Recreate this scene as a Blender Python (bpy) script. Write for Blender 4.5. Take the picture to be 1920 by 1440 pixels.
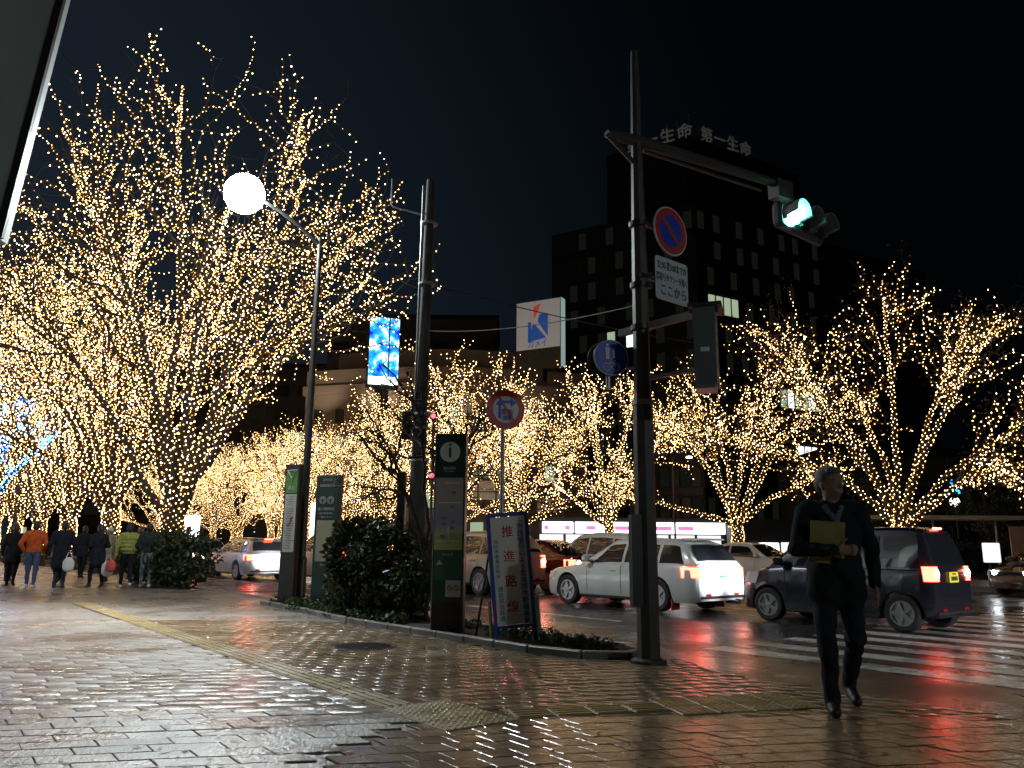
import bpy, math, random
import numpy as np
from mathutils import Matrix, Vector

# ------------------------------------------------------------------ scene, camera, world, light
sc = bpy.context.scene
C = sc.collection
for o in list(bpy.data.objects):
    bpy.data.objects.remove(o)
CAM_H, FPX = 1.2, 1500.0
PITCH, ROLL = math.radians(11.35), math.radians(0.5)
cd = bpy.data.cameras.new('camera')
cam = bpy.data.objects.new('camera', cd); C.objects.link(cam)
cd.sensor_width = 36.0; cd.lens = 36.0 * FPX / 1920.0; cd.clip_start = 0.05; cd.clip_end = 2000
cam.matrix_world = Matrix.Translation((0, 0, CAM_H)) @ Matrix.Rotation(math.pi/2 + PITCH, 4, 'X') @ Matrix.Rotation(ROLL, 4, 'Z')
sc.camera = cam

w = bpy.data.worlds.new('World'); sc.world = w; w.use_nodes = True
wt = w.node_tree; wt.nodes.clear()
wo = wt.nodes.new('ShaderNodeOutputWorld'); bg = wt.nodes.new('ShaderNodeBackground')
sky = wt.nodes.new('ShaderNodeTexSky'); sky.sky_type = 'NISHITA'; sky.sun_disc = False
sky.sun_elevation = math.radians(-3.5); sky.sun_rotation = math.radians(-75); sky.ozone_density = 2.0
# night sky: the last of the Nishita twilight, with the city centre's glow on the left fading to black on the right
tcw = wt.nodes.new('ShaderNodeTexCoord'); dpw = wt.nodes.new('ShaderNodeVectorMath'); dpw.operation = 'DOT_PRODUCT'; dpw.inputs[1].default_value = (-.85, .5, -.15)
mrw = wt.nodes.new('ShaderNodeMapRange'); mrw.interpolation_type = 'SMOOTHSTEP'; mrw.inputs[1].default_value = .05; mrw.inputs[2].default_value = 1.0
mxw = wt.nodes.new('ShaderNodeMix'); mxw.data_type = 'RGBA'; mxw.inputs[6].default_value = (.0004,.0008,.0012,1); mxw.inputs[7].default_value = (.010,.016,.025,1)
wt.links.new(tcw.outputs['Generated'], dpw.inputs[0]); wt.links.new(dpw.outputs['Value'], mrw.inputs[0]); wt.links.new(mrw.outputs[0], mxw.inputs[0])
sm = wt.nodes.new('ShaderNodeMix'); sm.data_type = 'RGBA'; sm.blend_type = 'ADD'; sm.inputs[0].default_value = .004
wt.links.new(mxw.outputs[2], sm.inputs[6]); wt.links.new(sky.outputs[0], sm.inputs[7]); wt.links.new(sm.outputs[2], bg.inputs[0])
bg.inputs[1].default_value = 1.0
wt.links.new(bg.outputs[0], wo.inputs[0])
sd = bpy.data.lights.new('ambient_sun', 'SUN'); sd.energy = 0.004; sd.angle = 0.2; sd.color = (0.8, 0.88, 1.0)  # faint sun lamp added as ambient light; no moon is in view
so = bpy.data.objects.new('ambient_sun', sd); C.objects.link(so)
so.rotation_euler = (math.radians(50), 0, math.radians(-75))
vs = sc.view_settings
vs.view_transform = 'Standard'; vs.look = 'None'; vs.exposure = 0.0; vs.gamma = 1.0; vs.use_curve_mapping = False
sc.render.engine = 'CYCLES'
cy = sc.cycles
cy.max_bounces = 5; cy.diffuse_bounces = 2; cy.glossy_bounces = 3; cy.transmission_bounces = 3; cy.transparent_max_bounces = 6
cy.sample_clamp_indirect = 3.0; cy.sample_clamp_direct = 0.0
cy.caustics_reflective = False; cy.caustics_refractive = False
cy.use_light_tree = True
cy.use_denoising = True

# ------------------------------------------------------------------ helpers
rnd = random.Random(7)
A2 = np.array([2.1, 8.3]); U2 = np.array([-.64, .768]); V2 = np.array([.768, .64])   # kerb line frame: U along the street, V across it
def Wp(u, v, z=0.0):
    q = A2 + u*U2 + v*V2
    return Vector((q[0], q[1], z))
ROAD_Z = -0.12
UANG = math.atan2(U2[1], U2[0])
_mats = {}
def mat(name, col=(.5,.5,.5), rough=.5, metal=0.0, emit=None, es=0.0, coat=0.0, noise=0.0, nscale=8.0, bump=0.0, bscale=40.0, spec=.5, rvar=0.0, trans=0.0, sample=None):
    if name in _mats: return _mats[name]
    m = bpy.data.materials.new(name); m.use_nodes = True
    nt = m.node_tree; b = nt.nodes['Principled BSDF']
    b.inputs['Base Color'].default_value = (*col, 1); b.inputs['Roughness'].default_value = rough
    b.inputs['Metallic'].default_value = metal; b.inputs['Specular IOR Level'].default_value = spec
    b.inputs['Coat Weight'].default_value = coat; b.inputs['Coat Roughness'].default_value = .05
    b.inputs['Transmission Weight'].default_value = trans
    if emit is not None:
        b.inputs['Emission Color'].default_value = (*emit, 1); b.inputs['Emission Strength'].default_value = es
    if noise or bump or rvar:
        tc = nt.nodes.new('ShaderNodeTexCoord')
        nz = nt.nodes.new('ShaderNodeTexNoise'); nz.inputs['Scale'].default_value = nscale; nz.inputs['Detail'].default_value = 6
        nt.links.new(tc.outputs['Object'], nz.inputs['Vector'])
        if noise:
            mr = nt.nodes.new('ShaderNodeMapRange'); mr.inputs[1].default_value = .3; mr.inputs[2].default_value = .7
            mr.inputs[3].default_value = 1-noise; mr.inputs[4].default_value = 1+noise
            mx = nt.nodes.new('ShaderNodeMix'); mx.data_type = 'RGBA'; mx.blend_type = 'MULTIPLY'; mx.inputs[0].default_value = 1
            mx.inputs[6].default_value = (*col, 1)
            nt.links.new(nz.outputs[0], mr.inputs[0]); nt.links.new(mr.outputs[0], mx.inputs[7]); nt.links.new(mx.outputs[2], b.inputs['Base Color'])
        if rvar:
            m2 = nt.nodes.new('ShaderNodeMapRange'); m2.inputs[1].default_value = .3; m2.inputs[2].default_value = .7
            m2.inputs[3].default_value = max(.02, rough-rvar); m2.inputs[4].default_value = rough+rvar
            nt.links.new(nz.outputs[0], m2.inputs[0]); nt.links.new(m2.outputs[0], b.inputs['Roughness'])
        if bump:
            n2 = nt.nodes.new('ShaderNodeTexNoise'); n2.inputs['Scale'].default_value = bscale; n2.inputs['Detail'].default_value = 5
            nt.links.new(tc.outputs['Object'], n2.inputs['Vector'])
            bp = nt.nodes.new('ShaderNodeBump'); bp.inputs['Strength'].default_value = bump; bp.inputs['Distance'].default_value = .01
            nt.links.new(n2.outputs[0], bp.inputs['Height']); nt.links.new(bp.outputs[0], b.inputs['Normal'])
    if sample: m.cycles.emission_sampling = sample
    _mats[name] = m
    return m
def emis(name, col, s, sample=None):
    if name in _mats: return _mats[name]
    m = bpy.data.materials.new(name); m.use_nodes = True; nt = m.node_tree; nt.nodes.clear()
    o = nt.nodes.new('ShaderNodeOutputMaterial'); e = nt.nodes.new('ShaderNodeEmission')
    e.inputs[0].default_value = (*col, 1); e.inputs[1].default_value = s; nt.links.new(e.outputs[0], o.inputs[0])
    if sample: m.cycles.emission_sampling = sample
    _mats[name] = m
    return m

def link(name, me, parent=None, mats=()):
    o = bpy.data.objects.new(name, me); C.objects.link(o)
    for m in mats:
        me.materials.append(m)
    if parent is not None: o.parent = parent
    return o
def tag(o, label=None, cat=None, group=None, kind=None):
    if label: o['label'] = label
    if cat: o['category'] = cat
    if group: o['group'] = group
    if kind: o['kind'] = kind
    return o
def empty(name, loc=(0,0,0), rz=0.0, label=None, cat=None, group=None):
    o = bpy.data.objects.new(name, None); C.objects.link(o); o.empty_display_size = .2
    o.location = loc; o.rotation_euler = (0, 0, rz)
    return tag(o, label, cat, group)
def facing(name, loc, n, label=None, cat=None, group=None, tilt=0.0):
    """Empty whose local x runs right, y up, z out towards the viewer (n = outward normal in plan)."""
    n = Vector((n[0], n[1], 0)).normalized(); up = Vector((0, 0, 1)); r = up.cross(n)
    M = Matrix((( r.x, up.x, n.x, 0), (r.y, up.y, n.y, 0), (r.z, up.z, n.z, 0), (0,0,0,1)))
    o = bpy.data.objects.new(name, None); C.objects.link(o); o.empty_display_size = .2
    o.matrix_world = Matrix.Translation(loc) @ M @ Matrix.Rotation(tilt, 4, 'Z')
    return tag(o, label, cat, group)

class MB:
    def __init__(s): s.v = []; s.f = []; s.mi = []
    def add(s, vs, fs, mi=0):
        n = len(s.v); s.v += [tuple(p) for p in vs]; s.f += [tuple(i+n for i in f) for f in fs]; s.mi += [mi]*len(fs); return s
    def box(s, c, d, rz=0.0, mi=0, taper=1.0):
        x, y, z = d[0]/2, d[1]/2, d[2]/2; t = taper
        P = [(-x,-y,-z),(x,-y,-z),(x,y,-z),(-x,y,-z),(-x*t,-y*t,z),(x*t,-y*t,z),(x*t,y*t,z),(-x*t,y*t,z)]
        ca, sa = math.cos(rz), math.sin(rz)
        P = [(c[0]+p[0]*ca-p[1]*sa, c[1]+p[0]*sa+p[1]*ca, c[2]+p[2]) for p in P]
        return s.add(P, [(0,3,2,1),(4,5,6,7),(0,1,5,4),(1,2,6,5),(2,3,7,6),(3,0,4,7)], mi)
    def bbox(s, c, d, b=.01, mi=0):
        """bevelled box (chamfer on all vertical-to-top edges): 3 stacked rings each way"""
        x, y, z = d[0]/2, d[1]/2, d[2]/2
        R = []
        for zz, i in ((-z, b), (-z+b, 0), (z-b, 0), (z, b)):
            X, Y = x-i, y-i
            R.append([(c[0]+a, c[1]+e, c[2]+zz) for a, e in ((-X+b,-Y),(X-b,-Y),(X,-Y+b),(X,Y-b),(X-b,Y),(-X+b,Y),(-X,Y-b),(-X,-Y+b))])
        vs = sum(R, []); fs = [tuple(range(7,-1,-1)), tuple(range(24,32))]
        for k in range(3):
            for j in range(8):
                fs.append((k*8+j, k*8+(j+1)%8, k*8+8+(j+1)%8, k*8+8+j))
        return s.add(vs, fs, mi)
    def tube(s, pts, rad, n=8, mi=0, cap=True, rot=0.0):
        pts = [Vector(p) for p in pts]; rad = rad if hasattr(rad, '__len__') else [rad]*len(pts)
        R = []; ref = None
        for i, p in enumerate(pts):
            t = (pts[min(i+1, len(pts)-1)] - pts[max(i-1, 0)])
            t = t.normalized() if t.length > 1e-9 else Vector((0,0,1))
            if ref is None: ref = Vector((1,0,0)) if abs(t.x) < .9 else Vector((0,1,0))
            a = (ref - t*ref.dot(t)).normalized(); b = t.cross(a); ref = a
            R.append([p + (a*math.cos(2*math.pi*k/n+rot) + b*math.sin(2*math.pi*k/n+rot))*rad[i] for k in range(n)])
        vs = sum(R, []); fs = []
        for i in range(len(pts)-1):
            for k in range(n):
                fs.append((i*n+k, i*n+(k+1)%n, (i+1)*n+(k+1)%n, (i+1)*n+k))
        if cap: fs += [tuple(range(n-1,-1,-1)), tuple(range(len(vs)-n, len(vs)))]
        return s.add(vs, fs, mi)
    def lathe(s, prof, n=24, c=(0,0,0), axis='Z', mi=0):
        vs = []; fs = []
        for r, h in prof:
            for k in range(n):
                a = 2*math.pi*k/n; x, y = r*math.cos(a), r*math.sin(a)
                p = (x, y, h) if axis == 'Z' else ((x, h, y) if axis == 'Y' else (h, x, y))
                vs.append((c[0]+p[0], c[1]+p[1], c[2]+p[2]))
        for i in range(len(prof)-1):
            for k in range(n):
                fs.append((i*n+k, i*n+(k+1)%n, (i+1)*n+(k+1)%n, (i+1)*n+k))
        if prof[0][0] > 1e-4: fs.append(tuple(range(n-1,-1,-1)))
        if prof[-1][0] > 1e-4: fs.append(tuple(range(len(vs)-n, len(vs))))
        return s.add(vs, fs, mi)
    def prism(s, poly, z0, z1, mi=0, axis='Z'):
        n = len(poly)
        f = (lambda a, b, h: (a, b, h)) if axis == 'Z' else ((lambda a, b, h: (a, h, b)) if axis == 'Y' else (lambda a, b, h: (h, a, b)))
        vs = [f(a, b, z0) for a, b in poly] + [f(a, b, z1) for a, b in poly]
        fs = [tuple(range(n-1,-1,-1)), tuple(range(n, 2*n))] + [(i, (i+1)%n, n+(i+1)%n, n+i) for i in range(n)]
        return s.add(vs, fs, mi)
    def mesh(s, name, mats=(), smooth=False, angle=40):
        me = bpy.data.meshes.new(name); me.from_pydata(s.v, [], s.f); me.update()
        for m in mats: me.materials.append(m)
        if len(mats) > 1: me.polygons.foreach_set('material_index', s.mi)
        if smooth:
            me.polygons.foreach_set('use_smooth', [True]*len(me.polygons))
            try: me.set_sharp_from_angle(angle=math.radians(angle))
            except Exception: pass
        return me
    def build(s, name, m, parent=None, smooth=False, angle=40, fix=True):
        ms = m if isinstance(m, (list, tuple)) else [m]
        me = s.mesh(name, ms, smooth, angle)
        if fix:
            import bmesh
            bm = bmesh.new(); bm.from_mesh(me); bmesh.ops.recalc_face_normals(bm, faces=bm.faces); bm.to_mesh(me); bm.free()
        return link(name, me, parent)
def fast_mesh(name, verts, faces, mats=(), mi=None, smooth=False):
    verts = np.asarray(verts, np.float32); faces = np.asarray(faces, np.int32); k = faces.shape[1]
    me = bpy.data.meshes.new(name)
    me.vertices.add(len(verts)); me.vertices.foreach_set('co', verts.ravel())
    me.loops.add(faces.size); me.loops.foreach_set('vertex_index', faces.ravel())
    me.polygons.add(len(faces)); me.polygons.foreach_set('loop_start', np.arange(0, faces.size, k, dtype=np.int32))
    for m in mats: me.materials.append(m)
    if mi is not None: me.polygons.foreach_set('material_index', np.asarray(mi, np.int32))
    if smooth: me.polygons.foreach_set('use_smooth', np.ones(len(faces), bool))
    me.update(calc_edges=True)
    return me
def text(name, body, size, m, parent, loc=(0,0,0), align='CENTER', depth=.002, sx=1.0, vertical=False, bold=0.0, rot=None):
    c = bpy.data.curves.new('txt', 'FONT'); c.body = body if not vertical else '\n'.join(body)
    c.size = size; c.align_x = align; c.align_y = 'CENTER'; c.extrude = depth; c.resolution_u = 3
    c.offset = bold
    if vertical: c.space_line = 1.0
    o = bpy.data.objects.new('txt', c); C.objects.link(o)
    me = bpy.data.meshes.new_from_object(o.evaluated_get(bpy.context.evaluated_depsgraph_get()))
    bpy.data.objects.remove(o); bpy.data.curves.remove(c)
    me.name = name; me.materials.clear()
    t = link(name, me, parent, [m]); t.location = loc; t.scale = (sx, 1, 1)
    if rot: t.rotation_euler = rot
    return t
def copy_tree(o, parent=None):
    c = o.copy(); C.objects.link(c)
    if parent is not None: c.parent = parent
    for ch in list(o.children):
        copy_tree(ch, c)
    return c
def disc(r, n=40, sx=1.0): return [(sx*r*math.cos(2*math.pi*k/n), r*math.sin(2*math.pi*k/n)) for k in range(n)]

# ------------------------------------------------------------------ ground: road, pavement, kerb, planting bed
def wet_mat(name, col, r0, r1, nscale, bump, bscale, noise=.25, brick=None, spec=.5, grain=0, gst=.9):
    m = bpy.data.materials.new(name); m.use_nodes = True; nt = m.node_tree; b = nt.nodes['Principled BSDF']
    tc = nt.nodes.new('ShaderNodeNewGeometry')
    n1 = nt.nodes.new('ShaderNodeTexNoise'); n1.inputs['Scale'].default_value = nscale; n1.inputs['Detail'].default_value = 6
    n2 = nt.nodes.new('ShaderNodeTexNoise'); n2.inputs['Scale'].default_value = bscale; n2.inputs['Detail'].default_value = 4
    for n in (n1, n2): nt.links.new(tc.outputs['Position'], n.inputs['Vector'])
    mr = nt.nodes.new('ShaderNodeMapRange'); mr.inputs[1].default_value = .42; mr.inputs[2].default_value = .6
    mr.inputs[3].default_value = r0; mr.inputs[4].default_value = r1
    n4 = nt.nodes.new('ShaderNodeTexNoise'); n4.inputs['Scale'].default_value = nscale*.55; n4.inputs['Detail'].default_value = 7; n4.inputs['Roughness'].default_value = .65
    nt.links.new(tc.outputs['Position'], n4.inputs['Vector']); nt.links.new(n4.outputs[0], mr.inputs[0]); nt.links.new(mr.outputs[0], b.inputs['Roughness'])
    oi = nt.nodes.new('ShaderNodeObjectInfo')
    at = nt.nodes.new('ShaderNodeAttribute'); at.attribute_name = 'tone'
    cm = nt.nodes.new('ShaderNodeMapRange'); cm.inputs[1].default_value = .3; cm.inputs[2].default_value = .7
    cm.inputs[3].default_value = 1-noise; cm.inputs[4].default_value = 1+noise
    nt.links.new(n1.outputs[0], cm.inputs[0])
    mx = nt.nodes.new('ShaderNodeMix'); mx.data_type = 'RGBA'; mx.blend_type = 'MULTIPLY'; mx.inputs[0].default_value = 1
    mx.inputs[6].default_value = (*col, 1); nt.links.new(cm.outputs[0], mx.inputs[7])
    last = mx.outputs[2]
    bp = nt.nodes.new('ShaderNodeBump'); bp.inputs['Strength'].default_value = bump; bp.inputs['Distance'].default_value = .006
    nt.links.new(n2.outputs[0], bp.inputs['Height'])
    nrm = bp.outputs[0]
    if grain:
        n3 = nt.nodes.new('ShaderNodeTexNoise'); n3.inputs['Scale'].default_value = grain; n3.inputs['Detail'].default_value = 3
        mg = nt.nodes.new('ShaderNodeMapping'); mg.inputs['Rotation'].default_value = (0,0,.6); mg.inputs['Scale'].default_value = (1,.45,1)
        nt.links.new(tc.outputs['Position'], mg.inputs[0]); nt.links.new(mg.outputs[0], n3.inputs['Vector'])
        b3 = nt.nodes.new('ShaderNodeBump'); b3.inputs['Strength'].default_value = gst; b3.inputs['Distance'].default_value = .01
        nt.links.new(n3.outputs[0], b3.inputs['Height']); nt.links.new(nrm, b3.inputs['Normal']); nrm = b3.outputs[0]
    if brick:
        mp = nt.nodes.new('ShaderNodeMapping'); mp.inputs['Rotation'].default_value = (0, 0, -brick)
        bt = nt.nodes.new('ShaderNodeTexBrick'); bt.inputs['Scale'].default_value = 1
        bt.inputs['Brick Width'].default_value = .42; bt.inputs['Row Height'].default_value = .18; bt.inputs['Mortar Size'].default_value = .008
        bt.inputs['Color1'].default_value = (1,1,1,1); bt.inputs['Color2'].default_value = (.75,.75,.75,1); bt.inputs['Mortar'].default_value = (.25,.25,.25,1)
        nt.links.new(tc.outputs['Position'], mp.inputs[0]); nt.links.new(mp.outputs[0], bt.inputs[0])
        m2 = nt.nodes.new('ShaderNodeMix'); m2.data_type = 'RGBA'; m2.blend_type = 'MULTIPLY'; m2.inputs[0].default_value = 1
        nt.links.new(last, m2.inputs[6]); nt.links.new(bt.outputs[0], m2.inputs[7]); last = m2.outputs[2]
        b2 = nt.nodes.new('ShaderNodeBump'); b2.inputs['Strength'].default_value = .6; b2.inputs['Distance'].default_value = .012; b2.invert = True
        nt.links.new(bt.outputs['Fac'], b2.inputs['Height']); nt.links.new(nrm, b2.inputs['Normal']); nrm = b2.outputs[0]
    nt.links.new(last, b.inputs['Base Color']); nt.links.new(nrm, b.inputs['Normal'])
    b.inputs['Specular IOR Level'].default_value = spec
    return m
M_ASPH = wet_mat('wet asphalt', (.045,.042,.042), .16, .42, .7, .35, 90, .3)
M_PAVE = wet_mat('wet paving', (.22,.19,.165), .22, .5, 1.1, .55, 60, .25, brick=math.radians(12), grain=30)
M_BRICKS = [wet_mat('wet paver %d' % i, c, (.15), .48, 1.3, .8, 70, .25, grain=34) for i, c in enumerate([(.22,.185,.155), (.185,.155,.13), (.25,.21,.175), (.20,.16,.13)])]
M_BRICKR = [wet_mat('wet warm paver %d' % i, c, .09, .26, 1.3, .35, 60, .25, grain=18, gst=.42, spec=.6) for i, c in enumerate([(.20,.14,.085), (.17,.115,.07), (.23,.16,.10), (.15,.10,.065)])]
M_TACT = wet_mat('yellow tactile tile', (.26,.185,.072), .3, .5, 3, .3, 80, .2)
M_LINE = wet_mat('road paint', (.68,.68,.64), .2, .45, 3.0, .3, 80, .25)
M_KERB = wet_mat('kerb stone', (.20,.19,.18), .3, .6, 2, .4, 60, .25)
M_SOIL = wet_mat('soil', (.035,.028,.02), .6, .9, 3, 1, 30, .4)

mb = MB(); mb.add([(-400,-150,ROAD_Z),(400,-150,ROAD_Z),(400,500,ROAD_Z),(-400,500,ROAD_Z)], [(0,1,2,3)])
road = tag(mb.build('road', M_ASPH), kind='structure')
def ke(u): return -.05 if u <= 0 else (.65 if u >= 1.8 else -.05 + .7*u/1.8)
us = [-14, -3, 0, .45, .9, 1.35, 1.8, 4, 10, 30, 60, 120]
poly = [tuple(Wp(u, ke(u))[:2]) for u in us] + [tuple(Wp(120, -12)[:2]), tuple(Wp(-14, -12)[:2])]
mb = MB(); mb.prism(poly, -.25, -.012); side = tag(mb.build('pavement', M_PAVE), kind='structure')
# kerb stones, one by one
path = []; u = -9.0
while u < 46:
    path.append(u); u += .6 if u < 20 else 1.2
kst = {}
for a, b_ in zip(path[:-1], path[1:]):
    p, q = Wp(a, ke(a)+.09), Wp(b_, ke(b_)+.09); d = q-p
    top = -.075 if a < .3 else (.012 if a > 1.2 else -.03)
    o_len = d.length - .012
    key = (round(o_len, 3), top)
    if key not in kst:
        m_ = MB(); m_.bbox((0,0,(top-.3)/2), (key[0], .17, top+.3), .012); kst[key] = m_.mesh('kerb_stone', [M_KERB])
    k = link('kerb_stone', kst[key], side); k.location = (p+q)/2; k.rotation_euler.z = math.atan2(d.y, d.x) + rnd.uniform(-.004,.004)

# planting bed inside the pavement edge
bed = [(1.15,-.1),(1.5,-.45),(2.2,-.6),(6.5,-.58),(8.5,-.35),(10.9,-.12),(11.1,.2),(10.9,.5),(6,.55),(1.7,.52),(1.25,.2)]
mb = MB(); mb.prism([tuple(Wp(u, v)[:2]) for u, v in bed], -.2, .03); soil = tag(mb.build('planting_bed', M_SOIL), kind='structure')
n = len(bed)
for i in range(n):
    p, q = Wp(*bed[i]), Wp(*bed[(i+1) % n]); L = (q-p).length; k = max(1, round(L/.6))
    for j in range(k):
        a, b_ = p.lerp(q, j/k), p.lerp(q, (j+1)/k); d = b_-a
        m_ = MB(); m_.bbox((0,0,-.04), (d.length-.008, .10, .22), .012)
        e = link('edging_stone', m_.mesh('edging_stone', [M_KERB]), soil); e.location = (a+b_)/2; e.rotation_euler.z = math.atan2(d.y, d.x)

# pavers: the largest 300 each their own object, the rest one part
RD = np.array([math.cos(math.radians(12)), math.sin(math.radians(12))]); CD = np.array([math.cos(math.radians(-54)), math.sin(math.radians(-54))])
T1a, T1b = np.array([-8.6, 16.5]), np.array([-.84, 6.36]); T1d = (T1b-T1a)/np.linalg.norm(T1b-T1a); T1n = np.array([-T1d[1], T1d[0]])
pav = []
def in_field(p):
    d = p - A2; u_, v_ = d@U2, d@V2
    if v_ > ke(u_)-.10 or v_ < -8.5: return False
    if 1.0 < u_ < 11.2:
        lim = np.interp(u_, [1.0,1.5,2.2,6.5,8.5,10.9,11.2],[-.12,-.5,-.65,-.63,-.4,-.17,-.1])
        if v_ > lim - .12: return False
    return 4.3 < p[1] < 13.0 and abs(p[0]) < .72*p[1]+.4
def left_field(p):
    return (p-T1b)@T1n < 0 and p[0] < -.62 - (5.9-p[1])*.35 if p[1] < 6.3 else (p-T1b)@T1n < 0
STEP_C = .18/math.sin(math.radians(66)); 
for left, LN in ((True, .42), (False, .215)):
    sc_ = STEP_C if left else STEP_C*1.06
    for j in range(-60, 60):
        for i in range(-60, 60):
            off = (.5 if j % 2 else 0) + (.08*math.sin(j*1.7))
            c = np.array([0.0, 7.0]) + RD*(i+off)*LN + CD*j*sc_
            if not in_field(c) or left_field(c) != left: continue
            pav.append((c, LN, sc_, left))
pav.sort(key=lambda t: t[0][1] + .002*abs(t[0][0]))
def paver(c, LN, sc_, tone):
    hl, hc, g = LN/2, sc_/2, .0032
    tx, ty = rnd.gauss(0,.0045), rnd.gauss(0,.0045); dz = rnd.uniform(-.002,.0015)
    vs = []
    for k, (zz, ins) in enumerate(((-.03, 0), (-.003, 0), (0, .005))):
        for sa, sb in ((-1,-1),(1,-1),(1,1),(-1,1)):
            p = RD*sa*(hl-g-ins) + CD*sb*(hc-g-ins)
            vs.append((p[0], p[1], zz + dz + (p[0]*tx + p[1]*ty if k else 0)))
    fs = [(8,9,10,11)] + [(k*4+a, k*4+(a+1)%4, k*4+4+(a+1)%4, k*4+4+a) for k in (0,1) for a in range(4)]
    return vs, fs
# CD x RD winding: flip so that tops look up
def up_faces(vs, fs):
    a, b_, c = (Vector(vs[i]) for i in fs[0][:3])
    return fs if (b_-a).cross(c-a).z > 0 else [tuple(reversed(f)) for f in fs]
shared = {}
rest = {True: ([], [], []), False: ([], [], [])}
for idx, (c, LN, sc_, left) in enumerate(pav):
    ms = M_BRICKS if left else M_BRICKR
    if idx < 300:
        key = (left, rnd.randrange(24))
        if key not in shared:
            vs, fs = paver(c, LN, sc_, 0); me = bpy.data.meshes.new('paving_brick'); me.from_pydata(vs, [], up_faces(vs, fs)); me.update()
            me.materials.append(rnd.choice(ms)); shared[key] = me
        o = link('paving_brick', shared[key], side); o.location = (c[0]+rnd.uniform(-.003,.003), c[1]+rnd.uniform(-.003,.003), rnd.uniform(-.0015,.0015)); o.rotation_euler.z = rnd.uniform(-.006,.006)
    else:
        vs, fs = paver(c, LN, sc_, 0); V_, F_, I_ = rest[left]; n0 = len(V_)
        V_ += [(a+c[0], b_+c[1], z) for a, b_, z in vs]; F_ += [tuple(i+n0 for i in f) for f in up_faces(vs, fs)]; I_ += [rnd.randrange(4)]*len(fs)
for left in (True, False):
    V_, F_, I_ = rest[left]
    if V_:
        o = link('distant_paving_bricks', fast_mesh('distant_paving_bricks', V_, F_, M_BRICKS if left else M_BRICKR, I_), side); tag(o, kind='stuff')

# tactile tiles
def bar_tile():
    m_ = MB(); m_.bbox((0,0,-.012), (.296,.296,.036), .004)
    for k in range(4): m_.bbox((0, -.1125+.075*k, .0085), (.27, .032, .007), .003)
    return m_.mesh('tactile_bar_tile', [M_TACT])
def dot_tile():
    m_ = MB(); m_.bbox((0,0,-.012), (.296,.296,.036), .004)
    for a in range(5):
        for b_ in range(5): m_.lathe([(.014,.004),(.013,.009),(.008,.011)], 6, (-.12+.06*a, -.12+.06*b_, 0))
    return m_.mesh('tactile_dot_tile', [M_TACT])
BT, DT = bar_tile(), dot_tile()
def tile(me, x, y, a):
    o = link('tactile_tile', me, side); o.location = (x, y, rnd.uniform(0,.002)); o.rotation_euler.z = a
L = np.linalg.norm(T1b-T1a); a1 = math.atan2(T1d[1], T1d[0])
for k in range(int(L/.3)):
    p = T1b - T1d*(.15+.3*k); tile(BT, p[0], p[1], a1)
for a in range(3):
    for b_ in range(2):
        p = T1b + T1d*(.15+.3*a) + T1n*(-.15+.3*b_+.15); tile(DT, p[0], p[1], a1)
p0 = np.array([.02, 6.12]); a2 = math.radians(15); d2 = np.array([math.cos(a2), math.sin(a2)]); n2 = np.array([-d2[1], d2[0]])
for k in range(4):
    p = p0 + d2*(.15+.3*k); tile(BT, p[0], p[1], a2)
for a in range(4):
    for b_ in range(2):
        p = p0 + d2*(1.35+.3*a) + n2*(-.15+.3*b_); tile(DT, p[0], p[1], a2)
# manhole cover
mb = MB(); mb.lathe([(.40,-.02),(.40,.002),(.375,.004),(.37,-.002),(.36,-.002),(.355,.004),(.0,.004)], 40)
for k in range(-4, 5): mb.box((0, k*.075, .006), (2*math.sqrt(max(.01, .33**2-(k*.075)**2)), .03, .006))
mh = mb.build('manhole_cover', mat('cast iron', (.05,.048,.05), .35, .7, bump=.3)); mh.location = (-1.74, 9.93, 0)
tag(mh, 'round dark iron manhole cover set in the paving near the planting bed', 'manhole cover')
# crosswalk stripes and lane lines
for k in range(16):
    v0 = 2.05 + .9*k
    m_ = MB(); e = .02
    n_ = 24; L0, L1 = -4.6, 1.78
    P = [Wp(L0+(L1-L0)*i/n_, v0 + rnd.uniform(-.012,.012)) for i in range(n_+1)]; Q = [Wp(L0+(L1-L0)*i/n_, v0+.45 + rnd.uniform(-.012,.012)) for i in range(n_+1)]
    m_.add([(p.x,p.y,ROAD_Z+.004) for p in P]+[(q.x,q.y,ROAD_Z+.004) for q in Q], [(i, n_+1+i, n_+2+i, i+1) for i in range(n_)])
    link('crosswalk_stripe', m_.mesh('crosswalk_stripe', [M_LINE]), road)
def strip_line(u0, u1, v, wd, name):
    m_ = MB(); P = [Wp(u0, v-wd/2), Wp(u1, v-wd/2), Wp(u1, v+wd/2), Wp(u0, v+wd/2)]
    m_.add([(p.x,p.y,ROAD_Z+.004) for p in P], [(0,3,2,1)]); m_.build(name, M_LINE, road)
strip_line(11, 70, 1.6, .15, 'edge_line')
for k in range(10):
    strip_line(5+8*k, 10+8*k, 4.0, .13, 'lane_line'); strip_line(4+8*k, 9+8*k, 8.35, .13, 'lane_line'); 
strip_line(4, 60, 13.5, .15, 'centre_line')
# median with planting where the far row of trees stands
poly = [tuple(Wp(u, v)[:2]) for u, v in ((4.5,20.7),(6,20.2),(110,20.2),(110,26),(6,26),(4.5,25.5))]
mb = MB(); mb.prism(poly, -.3, .05); tag(mb.build('median', M_KERB), kind='structure')

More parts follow.
